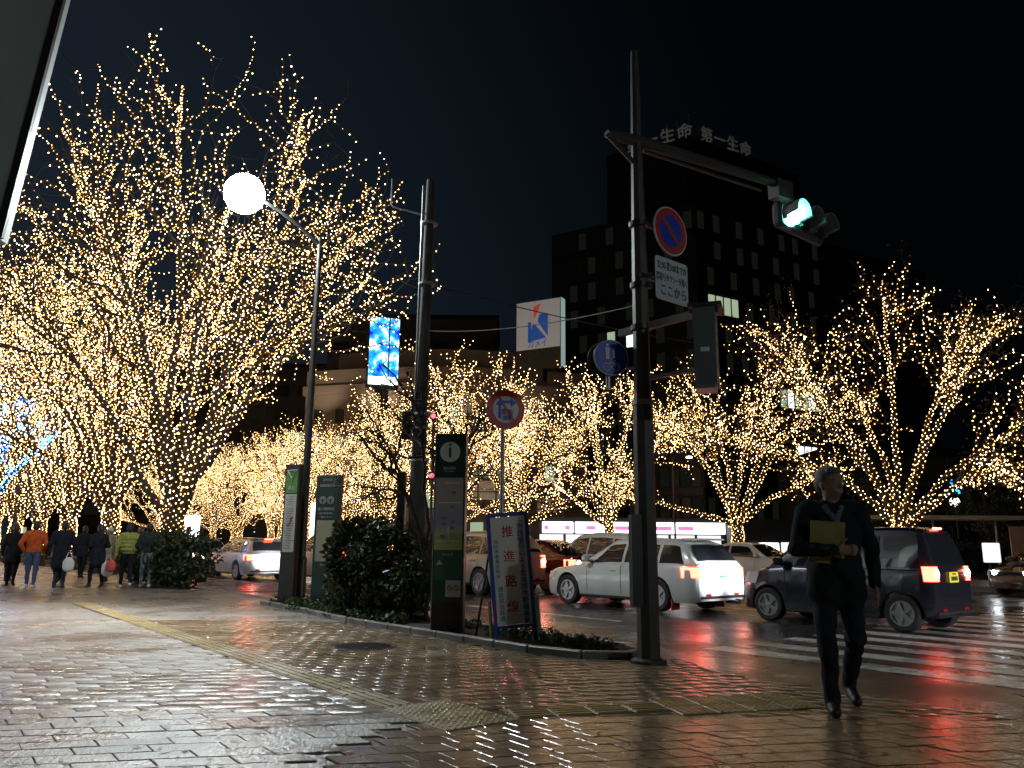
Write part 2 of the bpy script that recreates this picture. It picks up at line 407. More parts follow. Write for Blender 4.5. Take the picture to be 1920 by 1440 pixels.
# ------------------------------------------------------------------ street lamps and poles
M_POLE = mat('dark painted pole', (.035,.032,.03), .45, .3, noise=.2)
M_POLEG = mat('grey pole', (.065,.06,.055), .5, .2, noise=.2, nscale=3)
M_CONC = mat('concrete pole', (.045,.042,.04), .75, noise=.3, nscale=5, bump=.2)
M_STEEL = mat('galvanised steel', (.33,.33,.34), .42, .6, noise=.15)
M_BLACK = mat('black plastic', (.015,.015,.016), .5)
M_LAMP = emis('lamp glow', (.86,.97,1.0), 260)
M_LAMP2 = emis('far lamp glow', (.9,.97,1.0), 160)
def street_lamp(u, v, H, arm, label, m, r=.36, watts=7000, aim=(.80, .30, -.75)):
    p = Wp(u, v); o = empty('street_lamp', p, math.atan2(-V2[1], -V2[0]), label, 'street lamp', 'street lamps along the pavement')
    mb = MB(); mb.tube([(0,0,0),(0,0,.9),(0,0,.92),(0,0,H)], [.12,.115,.085,.05], 12); mb.build('pole', M_POLE, o, True)
    pts = [(arm*t, 0, H-.15+.65*math.sin(t*math.pi/2)) for t in np.linspace(0, 1, 8)]
    mb = MB(); mb.tube(pts, [.045-.012*i/7 for i in range(8)], 8); mb.build('arm', mat('lamp arm black', (.006,.006,.006), .7), o, True)
    hz = H-.15+.65
    mb = MB(); mb.lathe([(.02,.34),(.12,.32),(.22,.26),(.24,.2),(.0,.2)], 24, (arm,0,hz)); mb.build('lamp_cap', M_POLE, o, True)
    mb = MB(); mb.lathe([(.001,-r)]+[(r*math.cos(a), r*math.sin(a)) for a in np.linspace(-1.35, 1.2, 12)]+[(.001,r*.95)], 28, (arm,0,hz)); mb.build('lamp_globe', m, o, True)  # globe made larger than the lamp head, its size standing in for glare
    mb = MB(); mb.box((0,0,.06),(.34,.34,.12)); mb.build('base_plate', M_POLE, o)
    ld = bpy.data.lights.new('lamp_optic', 'SPOT'); ld.energy = watts; ld.spot_size = math.radians(118); ld.spot_blend = .7; ld.color = (.84,.95,1.0); ld.shadow_soft_size = .3
    lo = bpy.data.objects.new('lamp_optic', ld); C.objects.link(lo); lo.parent = o; lo.location = (arm, 0, hz-r-.02)
    lo.rotation_euler = Vector(aim).to_track_quat('-Z', 'Y').to_euler()   # thrown down and over the pavement
    return o
street_lamp(10.05, .26, 7.6, 1.7, 'bright white street lamp on a tall dark pole behind the timetable board', M_LAMP, .40)
street_lamp(-23.4, .2, 7.6, 1.7, 'street lamp of the same row standing behind the camera', M_LAMP, .40, 31000, (-.2, .9, -.55))
street_lamp(43.5, .2, 7.6, 1.7, 'distant street lamp glowing white at the far left among the tree lights', M_LAMP2, .34)

# ------------------------------------------------------------------ trees strung with lights
M_BARK = mat('bark', (.032,.024,.018), .85, noise=.3, nscale=6, bump=.4, bscale=25)
M_BULB = [emis('bulb dim', (1.0,.50,.14), 3.0), emis('bulb warm', (1.0,.55,.18), 8.5), emis('bulb gold', (1.0,.62,.26), 15.0), emis('bulb pale', (1.0,.76,.56), 10.0)]
M_BBLUE = [emis('bulb blue', (.03,.12,1.0), 30), emis('bulb cyan', (.08,.55,1.0), 22), emis('bulb white', (.8,.9,1.0), 20), emis('bulb green', (.1,.9,.5), 14)]
OCT_V = np.array([(1,0,0),(-1,0,0),(0,1,0),(0,-1,0),(0,0,1),(0,0,-1)], float)
OCT_F = np.array([(0,2,4),(2,1,4),(1,3,4),(3,0,4),(2,0,5),(1,2,5),(3,1,5),(0,3,5)])
def bez(p0, p1, p2, n):
    t = np.linspace(0, 1, n)[:, None]; return (1-t)**2*p0 + 2*t*(1-t)*p1 + t*t*p2
def unit(v): return v/(np.linalg.norm(v)+1e-9)
def gen_tree(seed, H, R, fork, r0, nl, ns, nt, lean=(0,0), tw=1.0, low=1.35, sub0=.45):
    g = np.random.RandomState(seed); br = []
    fk = np.array([lean[0]*fork, lean[1]*fork, fork])
    zb = fork + .22*(H-fork)
    def dome(ph, az):
        ru = R*(1+.10*math.sin(3*az+seed)+.06*math.sin(5*az+2*seed)); rho = ru*math.sin(min(ph, math.pi/2))**.85
        z = zb+(H-zb)*max(0., math.cos(ph))**.62
        if ph > 1.35: z -= (ph-1.35)*H*.25
        return np.array([rho*math.cos(az), rho*math.sin(az), z*(1+.03*math.sin(2*az+7*ph+seed))])
    def clip(p):
        ex = 2.3; q = (math.hypot(p[0], p[1])/(R*1.05))**ex + (max(0, p[2]-zb)/((H-zb)*1.03))**ex; d = q**(1/ex)
        return p if d <= 1 else np.array([p[0]/d, p[1]/d, zb+(p[2]-zb)/d if p[2] > zb else p[2]])
    zs = np.linspace(0, 1, 7); tr = np.stack([lean[0]*fork*zs+.04*np.sin(zs*5+seed), lean[1]*fork*zs+.04*np.cos(zs*4+seed)-.04, fork*zs], 1)
    tr[0] = 0; tr[-1] = fk
    br.append((tr, r0*(1.25-.35*zs+.35*np.exp(-zs*9)), 0))
    st0 = fork*.8
    for i in range(nl):
        az = 2*math.pi*((i*.381966) % 1) + seed + g.uniform(-.2,.2); ph = math.sqrt((i+.4)/nl)*low + g.uniform(-.06,.06)
        ph = min(max(ph, .10), low)
        tgt = dome(ph, az); tgt = np.array([tgt[0]*.80, tgt[1]*.80, st0+(tgt[2]-st0)*.80])
        st = fk*1.0; st[2] = fork*g.uniform(.62, 1.0); st[:2] = fk[:2]*st[2]/fork
        k = .34+.14*g.rand()
        p1 = np.array([tgt[0]*k, tgt[1]*k, st[2]+(tgt[2]-st[2])*(.52 if ph < .8 else .66)])
        n = 18; P = bez(st, p1, tgt, n); wv = np.cumsum(g.randn(n, 3), 0)*.055*H/15; wv -= np.linspace(0,1,n)[:,None]*wv[-1]; P = P+wv
        rl = r0*(.46 if nl < 9 else .40)
        br.append((P, rl*(1-np.linspace(0,1,n))**.8+.012, 1))
        for j in range(ns):
            t = sub0 + (1-sub0)*((j+g.rand())/ns)**.75; ii = min(n-2, int(t*(n-1))); s = P[ii]; tan = unit(P[ii+1]-P[ii])
            side_ = unit(np.cross(tan, g.randn(3))); a = g.uniform(.45, 1.1)
            d = unit(tan*math.cos(a) + side_*math.sin(a) + np.array([s[0], s[1], 0])/R*.3)
            Ls = (H*.24)*(1.35-t)*g.uniform(.6, 1.4) + .5
            e = clip(s + d*Ls + np.array([0,0,.10*Ls]))
            m_ = 10; B = bez(s, s + d*np.linalg.norm(e-s)*.5 + np.array([0,0,.14*Ls*g.uniform(-1,1)]), e, m_); w_ = np.cumsum(g.randn(m_,3),0)*.085*H/12; B = B+w_-w_[0]; B = np.stack([clip(q_) for q_ in B]); B[0] = s
            rs = max(.014, rl*(1-t)**.8*.55)
            br.append((B, rs*(1-np.linspace(0,1,m_))**.7+.007, 2))
            for q in range(nt):
                t2 = .25 + .75*(q+g.rand())/nt; jj = min(m_-2, int(t2*(m_-1))); s2 = B[jj]; tn = unit(B[jj+1]-B[jj])
                sd2 = unit(np.cross(tn, g.randn(3))); a = g.uniform(.5, 1.3); d2_ = unit(tn*math.cos(a)+sd2*math.sin(a)+np.array([0,0,.12]))
                l2 = g.uniform(.4, 1.3)*H/15*tw
                e2 = clip(s2+d2_*l2)
                T = bez(s2, s2+d2_*l2*.5+g.randn(3)*.30*l2, e2, 6) + g.randn(6,3)*.03; T[0] = s2
                br.append((T, .011*(1-np.linspace(0,1,6))+.004, 3))
    return br
def tubes(br, sides):
    Vs, Fs = [], []; n0 = 0
    for P, r, lv in br:
        s = max(3, sides-lv); t = np.gradient(P, axis=0); t /= (np.linalg.norm(t, axis=1, keepdims=True)+1e-9)
        ref = np.array([1.,0,0]) if abs(t[0,0]) < .8 else np.array([0,1.,0])
        a = ref - t*(t@ref)[:,None]; a /= (np.linalg.norm(a,axis=1,keepdims=True)+1e-9); b = np.cross(t, a)
        th = 2*np.pi*np.arange(s)/s
        ring = P[:,None,:] + r[:,None,None]*(a[:,None,:]*np.cos(th)[None,:,None] + b[:,None,:]*np.sin(th)[None,:,None])
        m = len(P); Vs.append(ring.reshape(-1,3)); k = np.arange(s)
        for i in range(m-1):
            Fs.append(np.stack([n0+i*s+k, n0+i*s+(k+1)%s, n0+(i+1)*s+(k+1)%s, n0+(i+1)*s+k], 1))
        n0 += m*s
    return np.concatenate(Vs), np.concatenate(Fs)
def bulbs_on(br, spacing, seed, zmin=.5, skip=.26):
    g = np.random.RandomState(seed); out = []
    for P, r, lv in br:
        if lv > 1 and g.rand() < (skip if lv == 2 else skip+.12): continue
        seg = np.linalg.norm(np.diff(P, axis=0), axis=1); s = np.concatenate([[0], np.cumsum(seg)]); L = s[-1]
        rm = float(np.mean(r)); sp_ = spacing*(.5, .42, .8, 1.4)[lv]; dens = max(1/sp_, 2*math.pi*rm/.14/.15 if rm > .05 else 1/sp_)
        n = int(L*dens)
        if n < 1: continue
        x = (np.arange(n)+g.uniform(0,1))/n*L
        c = np.stack([np.interp(x, s, P[:,k]) for k in range(3)], 1); rr = np.interp(x, s, r)+.012
        th = np.arange(n)*2.4+g.rand()*6
        t = unit(P[-1]-P[0]); a = unit(np.cross(t, [.3,.9,.1])); b = np.cross(t, a)
        c = c + rr[:,None]*(np.cos(th)[:,None]*a + np.sin(th)[:,None]*b) + g.randn(n,3)*.012
        if lv > 1: c[:,2] -= g.rand(n)*.03
        out.append(c[c[:,2] > zmin])
    return np.concatenate(out)
def bulb_mesh(pos, rad, seed, mats, probs):
    g = np.random.RandomState(seed); n = len(pos)
    rr = rad*g.uniform(.75, 1.25, n)
    V_ = (pos[:,None,:] + OCT_V[None]*rr[:,None,None]).reshape(-1,3)
    F_ = (OCT_F[None] + 6*np.arange(n)[:,None,None]).reshape(-1,3)
    mi = np.repeat(g.choice(len(mats), n, p=probs), 8)
    return fast_mesh('light_string', V_, F_, mats, mi)
def make_tree(seed, H, R, fork, r0, nl, ns, nt, label, spacing=.17, rad=.022, mats=None, probs=(.22,.36,.24,.18), lights=True, sides=7, tw=1.0, leaves=0, group='trees strung with warm lights', name='zelkova_tree', low=1.35, sub0=.45):
    br = gen_tree(seed, H, R, fork, r0, nl, ns, nt, tw=tw, low=low, sub0=sub0)
    o = empty(name, (0,0,0), 0, label, 'tree', group)
    V_, F_ = tubes(br[:1], 14); link('trunk', fast_mesh('trunk', V_, F_, [M_BARK], smooth=True), o)
    V_, F_ = tubes(br[1:], sides); link('crown', fast_mesh('crown', V_, F_, [M_BARK], smooth=True), o)
    if lights:
        pos = bulbs_on(br, spacing, seed)
        tag(link('light_string', bulb_mesh(pos, rad, seed, mats or M_BULB, probs), o), kind='stuff')
    if leaves:
        g = np.random.RandomState(seed+5); tw_ = [b for b in br if b[2] >= 2]
        P = np.stack([tw_[g.randint(len(tw_))][0][g.randint(2, 5)] for _ in range(leaves)]) + g.randn(leaves,3)*.16
        tag(link('leaves', leaf_mesh(P, .05, seed, [M_LEAFB, M_LEAFB2]), o), kind='stuff')
    return o
def leaf_mesh(P, size, seed, mats, jit=.4, nrm=None):
    g = np.random.RandomState(seed); n = len(P)
    a = g.randn(n,3); a /= np.linalg.norm(a,axis=1,keepdims=True); b = np.cross(a, g.randn(n,3)); b /= np.linalg.norm(b,axis=1,keepdims=True)
    s = size*g.uniform(1-jit, 1+jit, n)[:,None]; c = np.cross(a, b)
    V_ = np.stack([P-a*s, P+b*s*.5-c*s*.12, P+a*s, P-b*s*.5-c*s*.12], 1).reshape(-1,3)
    F_ = (np.array([[0,1,2],[0,2,3]])[None]+4*np.arange(n)[:,None,None]).reshape(-1,3)
    return fast_mesh('leaves', V_, F_, mats, np.repeat(g.randint(len(mats), size=n), 2))
M_LEAFB = mat('autumn leaf', (.10,.05,.02), .6); M_LEAFB2 = mat('brown leaf', (.07,.045,.02), .6)
M_LEAF = mat('shrub leaf', (.04,.06,.022), .45, spec=.3); M_LEAF2 = mat('dark shrub leaf', (.022,.036,.017), .42, spec=.3); M_LEAF3 = mat('yellowish shrub leaf', (.07,.085,.022), .5, spec=.3)

big = [make_tree(11, 19.0, 8.2, 2.6, .36, 13, 16, 4, 'tallest light-strung tree nearest the camera on the left, behind the walking people', spacing=.17, rad=.022, low=1.5),
       make_tree(23, 17.2, 7.4, 2.6, .32, 11, 15, 4, 'light-strung tree just beyond the tallest one in the left row', spacing=.17, rad=.026, low=1.5),
       make_tree(37, 17.0, 7.2, 2.7, .32, 11, 15, 4, 'light-strung tree third from the front in the left row', spacing=.18, rad=.027, low=1.5)]
for o, u in zip(big, (21.0, 28.3, 35.2)): o.location = Wp(u, 1.1, -.05)
row = ['fourth', 'fifth', 'sixth', 'seventh', 'eighth', 'ninth']
for k, u in enumerate((42, 49, 56.5, 64, 72, 80)):
    c = copy_tree(big[1 + k % 2]); c.location = Wp(u, 1.1, -.05); c.rotation_euler.z = 1.1+1.9*k; s = .97+.05*((k*7) % 3)
    c.scale = (s, s, s); c['label'] = 'light-strung tree %s from the front in the left row, fading into the glow' % row[k]
far = [make_tree(54, 11.6, 7.4, 2.2, .27, 9, 19, 4, 'light-strung tree on the far right behind the black minivan, with brown leaves', spacing=.18, rad=.022, leaves=6000, tw=1.2, low=1.55, sub0=.58),
       make_tree(63, 10.2, 6.2, 2.2, .24, 9, 17, 4, 'light-strung tree between the signal pole and the far right tree', spacing=.18, rad=.023, leaves=1500, tw=1.2, low=1.55, sub0=.58),
       make_tree(75, 10.8, 5.4, 2.5, .24, 8, 15, 4, 'light-strung tree left of the signal pole, rising behind the white wagon', spacing=.18, rad=.024, tw=1.2, low=1.55, sub0=.58)]
for o, u in zip(far, (8.2, 15.0, 22.2)): o.location = Wp(u, 22, .03)
far[0].rotation_euler.z = .6; far[1].rotation_euler.z = 2.2
fl = ['light-strung tree right behind the round no-crossing sign', 'light-strung tree behind the information pillar', 'light-strung tree seen behind the concrete pole', 'light-strung tree of the median row above the shrub', 'light-strung tree of the median row behind the green notice pillar',
      'light-strung tree of the median row behind the timetable board', 'light-strung tree of the median row above the beige car', 'light-strung tree of the median row above the silver car', 'light-strung tree of the median row left of the silver car', 'farthest light-strung tree of the median row']
for k, u in enumerate((29.3, 36.2, 43.2, 50, 57, 64, 71, 78, 86, 95)):
    c = copy_tree(far[2 if k % 3 else 1]); c.location = Wp(u, 22.3+(.6 if k % 2 else 0), .03); c.rotation_euler.z = 2.0+2.3*k
    s = (1.05, 1.34, 1.15, 1.1, 1.1, 1.1, 1.1, 1.1, 1.1, 1.1)[k]; c.scale = (s, s, s); c['label'] = fl[k]
    for ch in list(c.children):
        if ch.name.startswith('leaves'): bpy.data.objects.remove(ch)
for k, u in enumerate((40, 48, 56, 64, 72, 80, 89)):
    c = copy_tree(far[2]); c.location = Wp(u, 30+(1.0 if k % 2 else 0), .03); c.rotation_euler.z = 1.0+1.7*k; s = 1.2+.06*(k % 3); c.scale = (s, s, s)
    c['label'] = 'light-strung tree in the second row behind the median, merged into the golden glow'; c['group'] = 'back row of light-strung trees'
blue = make_tree(91, 9.0, 3.6, 2.2, .26, 7, 6, 3, 'tree strung with blue and white lights at the left edge', spacing=.13, rad=.035, mats=M_BBLUE, probs=(.5,.2,.2,.1), group=None)
blue.location = Wp(36.5, -2.2, 0)
thin = make_tree(105, 4.3, 1.5, 1.0, .03, 6, 5, 3, 'thin bare unlit tree between the concrete pole and the information pillar', lights=False, group=None, name='bare_tree', tw=.9)
thin.location = Wp(5.7, .35, 0)

# ------------------------------------------------------------------ street furniture
VIEW = Vector((0, -1))
NEG_U = (-U2[0], -U2[1])
M_GREEN = mat('dark green enamel', (.012,.04,.034), .35, noise=.1)
M_GREENL = mat('green panel', (.03,.10,.075), .4)
M_WHITE = mat('white sheet', (.78,.80,.78), .55)
M_PALE = mat('pale print', (.45,.47,.46), .6)
M_INK = mat('black ink', (.02,.02,.02), .6)
M_RED = mat('sign red', (.62,.05,.03), .45)
M_BLUE = mat('sign blue', (.03,.08,.62), .45)
M_INKB = mat('blue ink', (.03,.06,.30), .6); M_INKR = mat('red ink', (.50,.03,.03), .6)
M_SIGNW = mat('sign white', (.70,.71,.72), .45)
M_TAN = mat('tan notice', (.33,.31,.22), .6)

# signal pole with its arm
SP = Vector((1.457, 8.766, 0))
o = empty('signal_pole', SP, 0, 'tall grey steel traffic signal pole standing at the corner by the crosswalk', 'pole')
mb = MB(); mb.tube([(0,0,0),(0,0,2.75),(0,0,2.76),(0,0,4.6),(0,0,7.1)], [.120,.112,.098,.086,.05], 8, rot=math.radians(22.5+20)); mb.build('shaft', M_POLEG, o)
mb = MB(); mb.lathe([(.19,0),(.19,.03),(.15,.05)], 12); mb.build('base_plate', M_POLEG, o)
mb = MB(); mb.box((-.13,-.10,1.05),(.12,.08,.95), .3); mb.build('side_box', mat('box black', (.02,.02,.022), .4), o)  # dark upright box against the lower left of the shaft
for z in (2.76, 3.62, 4.12, 4.86):
    mb = MB(); mb.lathe([(.110,-.03),(.115,-.028),(.115,.028),(.110,.03)], 16, (0,0,z)); mb.build('band', M_STEEL if z < 3 else M_POLE, o)
vd = Vector((V2[0], V2[1], 0)); ud = Vector((U2[0], U2[1], 0))
ad = Vector((.85, .53, 0)).normalized(); AL = 2.55
a0, a1_ = -ad*.45 + Vector((0,0,5.88)), ad*AL + Vector((0,0,6.02))
mb = MB(); mb.tube([a0, vd*0+Vector((0,0,5.93)), a1_], [.05,.075,.06], 8); mb.tube([a0*1.0, Vector((0,0,5.6))], [.03,.03], 6); mb.build('arm', M_POLEG, o, True)
mb = MB(); mb.tube([ad*.1+Vector((0,0,5.82)), ad*(AL-.4)+Vector((0,0,5.84))], .02, 6)
mb.box(ad*AL+Vector((0,0,5.93)), (.30,.18,.26), math.atan2(ad.y,ad.x)); mb.build('arm_fitting', M_POLEG, o)
# traffic signal (three lenses in a row, green lit), facing the oncoming lane
g0 = SP + ad*(AL-.05) + Vector((0,0,5.52)) - ud*.12
o = facing('traffic_signal', g0, NEG_U, 'horizontal traffic signal with its green lens lit, hung from the pole arm', 'traffic light')
mb = MB(); mb.bbox((.36,0,-.06),(1.12,.36,.14),.04); mb.build('housing', mat('signal housing', (.05,.05,.05), .5), o)
M_GO = emis('signal green', (.10,1.0,.82), 160); M_OFFL = mat('unlit lens', (.03,.02,.015), .15)
for k in range(3):
    cx = .36*k
    mb = MB(); mb.lathe([(.001,.03),(.08,.026),(.14,.012),(.145,0)], 28, (cx,0,.012)); mb.build('lens', M_GO if k == 0 else M_OFFL, o, True)
    mb = MB(); n = 20; vs = []; 
    for zz, rr in ((.012,.165),(.25,.165),(.25,.158),(.012,.158)):
        vs += [(cx+rr*math.cos(a), rr*math.sin(a), zz if math.sin(a) > -.2 else min(zz, .08)) for a in np.linspace(-.6, math.pi+.6, n)]
    mb.add(vs, [(r*n+i, r*n+i+1, ((r+1)%4)*n+i+1, ((r+1)%4)*n+i) for r in range(4) for i in range(n-1)])
    mb.build('visor', mat('visor', (.22,.22,.22), .4), o, True)
# pedestrian signal seen from behind, on a bracket
br0 = SP + Vector((0,0,3.34))
o = empty('pedestrian_signal', br0, 0, 'grey pedestrian signal box seen from behind on a bracket right of the pole', 'traffic light')
pd = Vector((.64,-.768,0)); 
mb = MB(); mb.box(pd*.35+Vector((0,0,.28)), (1.35,.06,.08), math.atan2(pd.y,pd.x)); mb.build('bracket', M_POLEG, o); mb = MB(); mb.box(pd*.5+Vector((0,0,-.32)), (.9,.04,.04), math.atan2(pd.y,pd.x)); mb.build('bracket', M_POLEG, o)
bx = pd*.88 + Vector((0,0,-.12))
mb = MB(); mb.box(bx, (.22,.36,.80), math.atan2(pd.y,pd.x)+.55); mb.build('housing', mat('signal box grey', (.12,.15,.15), .5), o)
mb = MB(); mb.box(bx+Vector((-.02,-.02,-.43)), (.20,.32,.05), math.atan2(pd.y,pd.x)+.55); mb.build('bottom_cover', M_STEEL, o)
mb = MB(); mb.box(bx+Vector((.02,.03,.43)), (.34,.44,.04), math.atan2(pd.y,pd.x)+.55); mb.build('hood', M_POLEG, o)
mb = MB(); aa = math.atan2(pd.y,pd.x)+.55; nn = Vector((math.sin(aa), -math.cos(aa), 0)); mb.box(bx+nn*.182+Vector((0,0,-.05)), (.09,.004,.045), aa); mb.build('label_plate', M_WHITE, o)

def round_sign(name, loc, n, r, label, cat='sign'):
    o = facing(name, loc, n, label, cat)
    mb = MB(); mb.lathe([(r,-.012),(r+.006,-.006),(r+.006,.0),(r,.004)], 48); mb.build('plate', M_STEEL, o)
    return o
def ring(o, r0, r1, z, m, name):
    n = 48; mb = MB(); vs = [(r*math.cos(2*math.pi*k/n), r*math.sin(2*math.pi*k/n), z) for r in (r0, r1) for k in range(n)]
    mb.add(vs, [(k, n+k, n+(k+1)%n, (k+1)%n) for k in range(n)]); mb.build(name, m, o)
def fill(o, poly, z, m, name):
    mb = MB(); mb.add([(a, b, z) for a, b in poly], [tuple(range(len(poly)))]); return mb.build(name, m, o)
# no-parking sign and its supplementary plate
sgn = SP + vd*.43 + Vector((0,0,4.86)) - ud*.12
o = round_sign('no_parking_sign', sgn, NEG_U, .30, 'round red and blue no-parking sign clamped to the signal pole')
ring(o, .205, .285, .007, M_RED, 'red_ring'); fill(o, disc(.205), .006, M_BLUE, 'blue_field'); ring(o, .285, .30, .0065, M_SIGNW, 'white_rim')
d = .7071; fill(o, [(-.16-.02,.16-.02),(-.16+.02,.16+.02),(.16+.02,-.16+.02),(.16-.02,-.16-.02)], .010, M_RED, 'red_bar')
mb = MB(); mb.box((-.25,0,-.05),(.5,.05,.04)); mb.build('clamp', M_BLACK, o)
o = facing('plate_sign', sgn + Vector((0,0,-.62)), NEG_U, 'white rectangular sign with taxi rule text below the no-parking sign', 'sign')
mb = MB(); pl = [(-.29,-.235),(-.265,-.26),(.265,-.26),(.29,-.235),(.29,.235),(.265,.26),(-.265,.26),(-.29,.235)]; mb.prism(pl, -.008, .004); mb.build('plate', M_SIGNW, o)
text('lettering', '22:30-翌3:00までの', .115, M_INK, o, (0,.155,.006), sx=.56, bold=.0008); text('lettering', '客待ちタクシーを除く', .105, M_INK, o, (0,.01,.006), sx=.55, bold=.0008); text('lettering', 'ここから', .15, M_INK, o, (.02,-.145,.006), sx=.82, bold=.0008)
mb = MB(); mb.box((-.25,-.02,-.05),(.5,.05,.04)); mb.build('clamp', M_BLACK, o)
# pedestrians-and-bicycles sign
bs = SP + Vector((-.33,.12,3.30))
o = round_sign('shared_path_sign', bs, (.25,-1), .205, 'round blue sign with walking figures and a bicycle left of the signal pole')
fill(o, disc(.2), .006, M_BLUE, 'blue_field'); ring(o, .2, .207, .0065, M_SIGNW, 'white_rim')
mb = MB()
for cx, s_ in ((-.045,1.0),(.03,.62)):
    y0 = .02
    mb.lathe([(.016*s_,.008),(.016*s_,.011)], 12, (cx, y0+.125*s_, 0)); mb.prism([(cx-.026*s_,y0+.1*s_),(cx+.026*s_,y0+.1*s_),(cx+.02*s_,y0+.03*s_),(cx+.022*s_,y0-.04*s_),(cx-.022*s_,y0-.04*s_),(cx-.02*s_,y0+.03*s_)], .008, .011)
mb.build('walking_figures', M_SIGNW, o)
mb = MB()
for cx in (-.055,.055): mb.tube([(cx+.042*math.cos(a), -.11+.042*math.sin(a), .009) for a in np.linspace(0, 2*math.pi, 17)], .0045, 5)
for p, q in (((-.055,-.11),(-.02,-.06)),((-.02,-.06),(.04,-.06)),((.04,-.06),(.0,-.115)),((.0,-.115),(-.02,-.06)),((.0,-.115),(-.055,-.11)),((.055,-.11),(.035,-.04)),((.025,-.04),(.05,-.035)),((-.03,-.045),(-.01,-.045))): mb.tube([(*p,.009),(*q,.009)], .005, 5)
mb.build('bicycle_symbol', M_SIGNW, o)
mb = MB(); mb.tube([(-.02,.1,-.05),(-.02,-.36,-.05)], .028, 10); mb.box((.16,-.09,-.06),(.36,.03,.03)); mb.build('post', M_STEEL, o)
mb = MB(); mb.lathe([(.2,-.09),(.205,-.1),(.2,-.11)], 40, (-.045,.0,0)); mb.build('rear_plate', M_POLEG, o)
# no-crossing sign on its own slim post
nc = Vector((-.135, 11.95, 0))
o = facing('no_crossing_sign', nc, (.35,-1), 'round white sign with red ring and blue arrows on a slim grey post', 'sign')
mb = MB(); mb.tube([(0,0,0),(0,3.25,0)], .032, 12); mb.build('post', M_STEEL, o, True)
z = 3.20
hd = bpy.data.objects.new('disc_face', None)
mb = MB(); mb.lathe([(.30,.03),(.306,.036),(.306,.044),(.30,.048)], 48, (.03,z,0)); mb.build('plate', M_STEEL, o)
def sh(poly, dx=.03, dy=z): return [(a+dx, b+dy) for a, b in poly]
fill(o, sh(disc(.21)), .051, M_SIGNW, 'white_field')
n = 48; mb = MB(); mb.add([(.03+r*math.cos(2*math.pi*k/n), z+r*math.sin(2*math.pi*k/n), .052) for r in (.205,.298) for k in range(n)], [(k, n+k, n+(k+1)%n, (k+1)%n) for k in range(n)]); mb.build('red_ring', M_RED, o)
fill(o, sh([(-.13,.17),(-.10,.20),(.14,-.15),(.11,-.18)]), .054, M_RED, 'red_bar')
fill(o, sh([(-.12,-.14),(-.075,-.14),(-.075,.06),(-.03,.06),(-.098,.15),(-.165,.06),(-.12,.06)]), .056, M_BLUE, 'up_arrow')
fill(o, sh([(-.075,.09),(.07,.09),(.07,.04),(.165,.11),(.07,.18),(.07,.135),(-.075,.135)]), .057, M_BLUE, 'right_arrow')
text('lettering', '車両', .11, M_INKB, o, (.05,z-.05,.058), sx=.85); text('lettering', '横断', .09, M_INKB, o, (.06,z-.14,.058), sx=.9)

# concrete pole with boxes and a whip aerial
cp = Wp(6.5, .62)
o = empty('concrete_pole', cp, 0, 'tall dark concrete pole with boxes rising out of the shrub', 'pole')
mb = MB(); mb.tube([(0,0,0),(0,0,2.6),(0,0,2.61),(.06,0,7.75)], [.145,.14,.118,.075], 16); mb.build('shaft', M_CONC, o, True)
for z in (2.6, 3.15, 3.4, 5.75, 6.9):
    mb = MB(); mb.lathe([(.155,-.02),(.16,-.018),(.16,.018),(.155,.02)], 16, (.06*z/7.75,0,z)); mb.build('band', M_STEEL, o)
mb = MB(); mb.bbox((-.22,0,3.2),(.16,.2,.48),.015); mb.build('junction_box', M_BLACK, o)
mb = MB(); mb.bbox((-.27,0,1.75),(.14,.22,1.3),.015); mb.build('cable_cabinet', M_POLE, o)
mb = MB(); mb.tube([(.05,0,7.05),(-.62,.05,7.25),(-.66,.05,7.3),(-.66,.05,7.8)], .018, 6); mb.build('aerial_arm', M_STEEL, o)
mb = MB(); mb.tube([(-.10,-.08,2.6),(-.06,-.08,7.6)], .02, 6); mb.build('conduit', M_STEEL, o)
def cable(name, a, b, sag, label, r=.012):
    pts = [Vector(a).lerp(Vector(b), t) - Vector((0,0,sag*4*t*(1-t))) for t in np.linspace(0,1,20)]
    mb = MB(); mb.tube(pts, r, 5); tag(mb.build(name, M_BLACK), label, 'cable', 'overhead cables')
c0 = cp + Vector((.05,0,5.75))
cable('overhead_cable', c0, (14, 30, 8.6), .5, 'overhead cable running from the concrete pole to the right')
cable('overhead_cable', SP+Vector((0,0,3.9)), cp+Vector((.03,0,4.9)), .12, 'overhead cable between the signal pole and the concrete pole', .008)

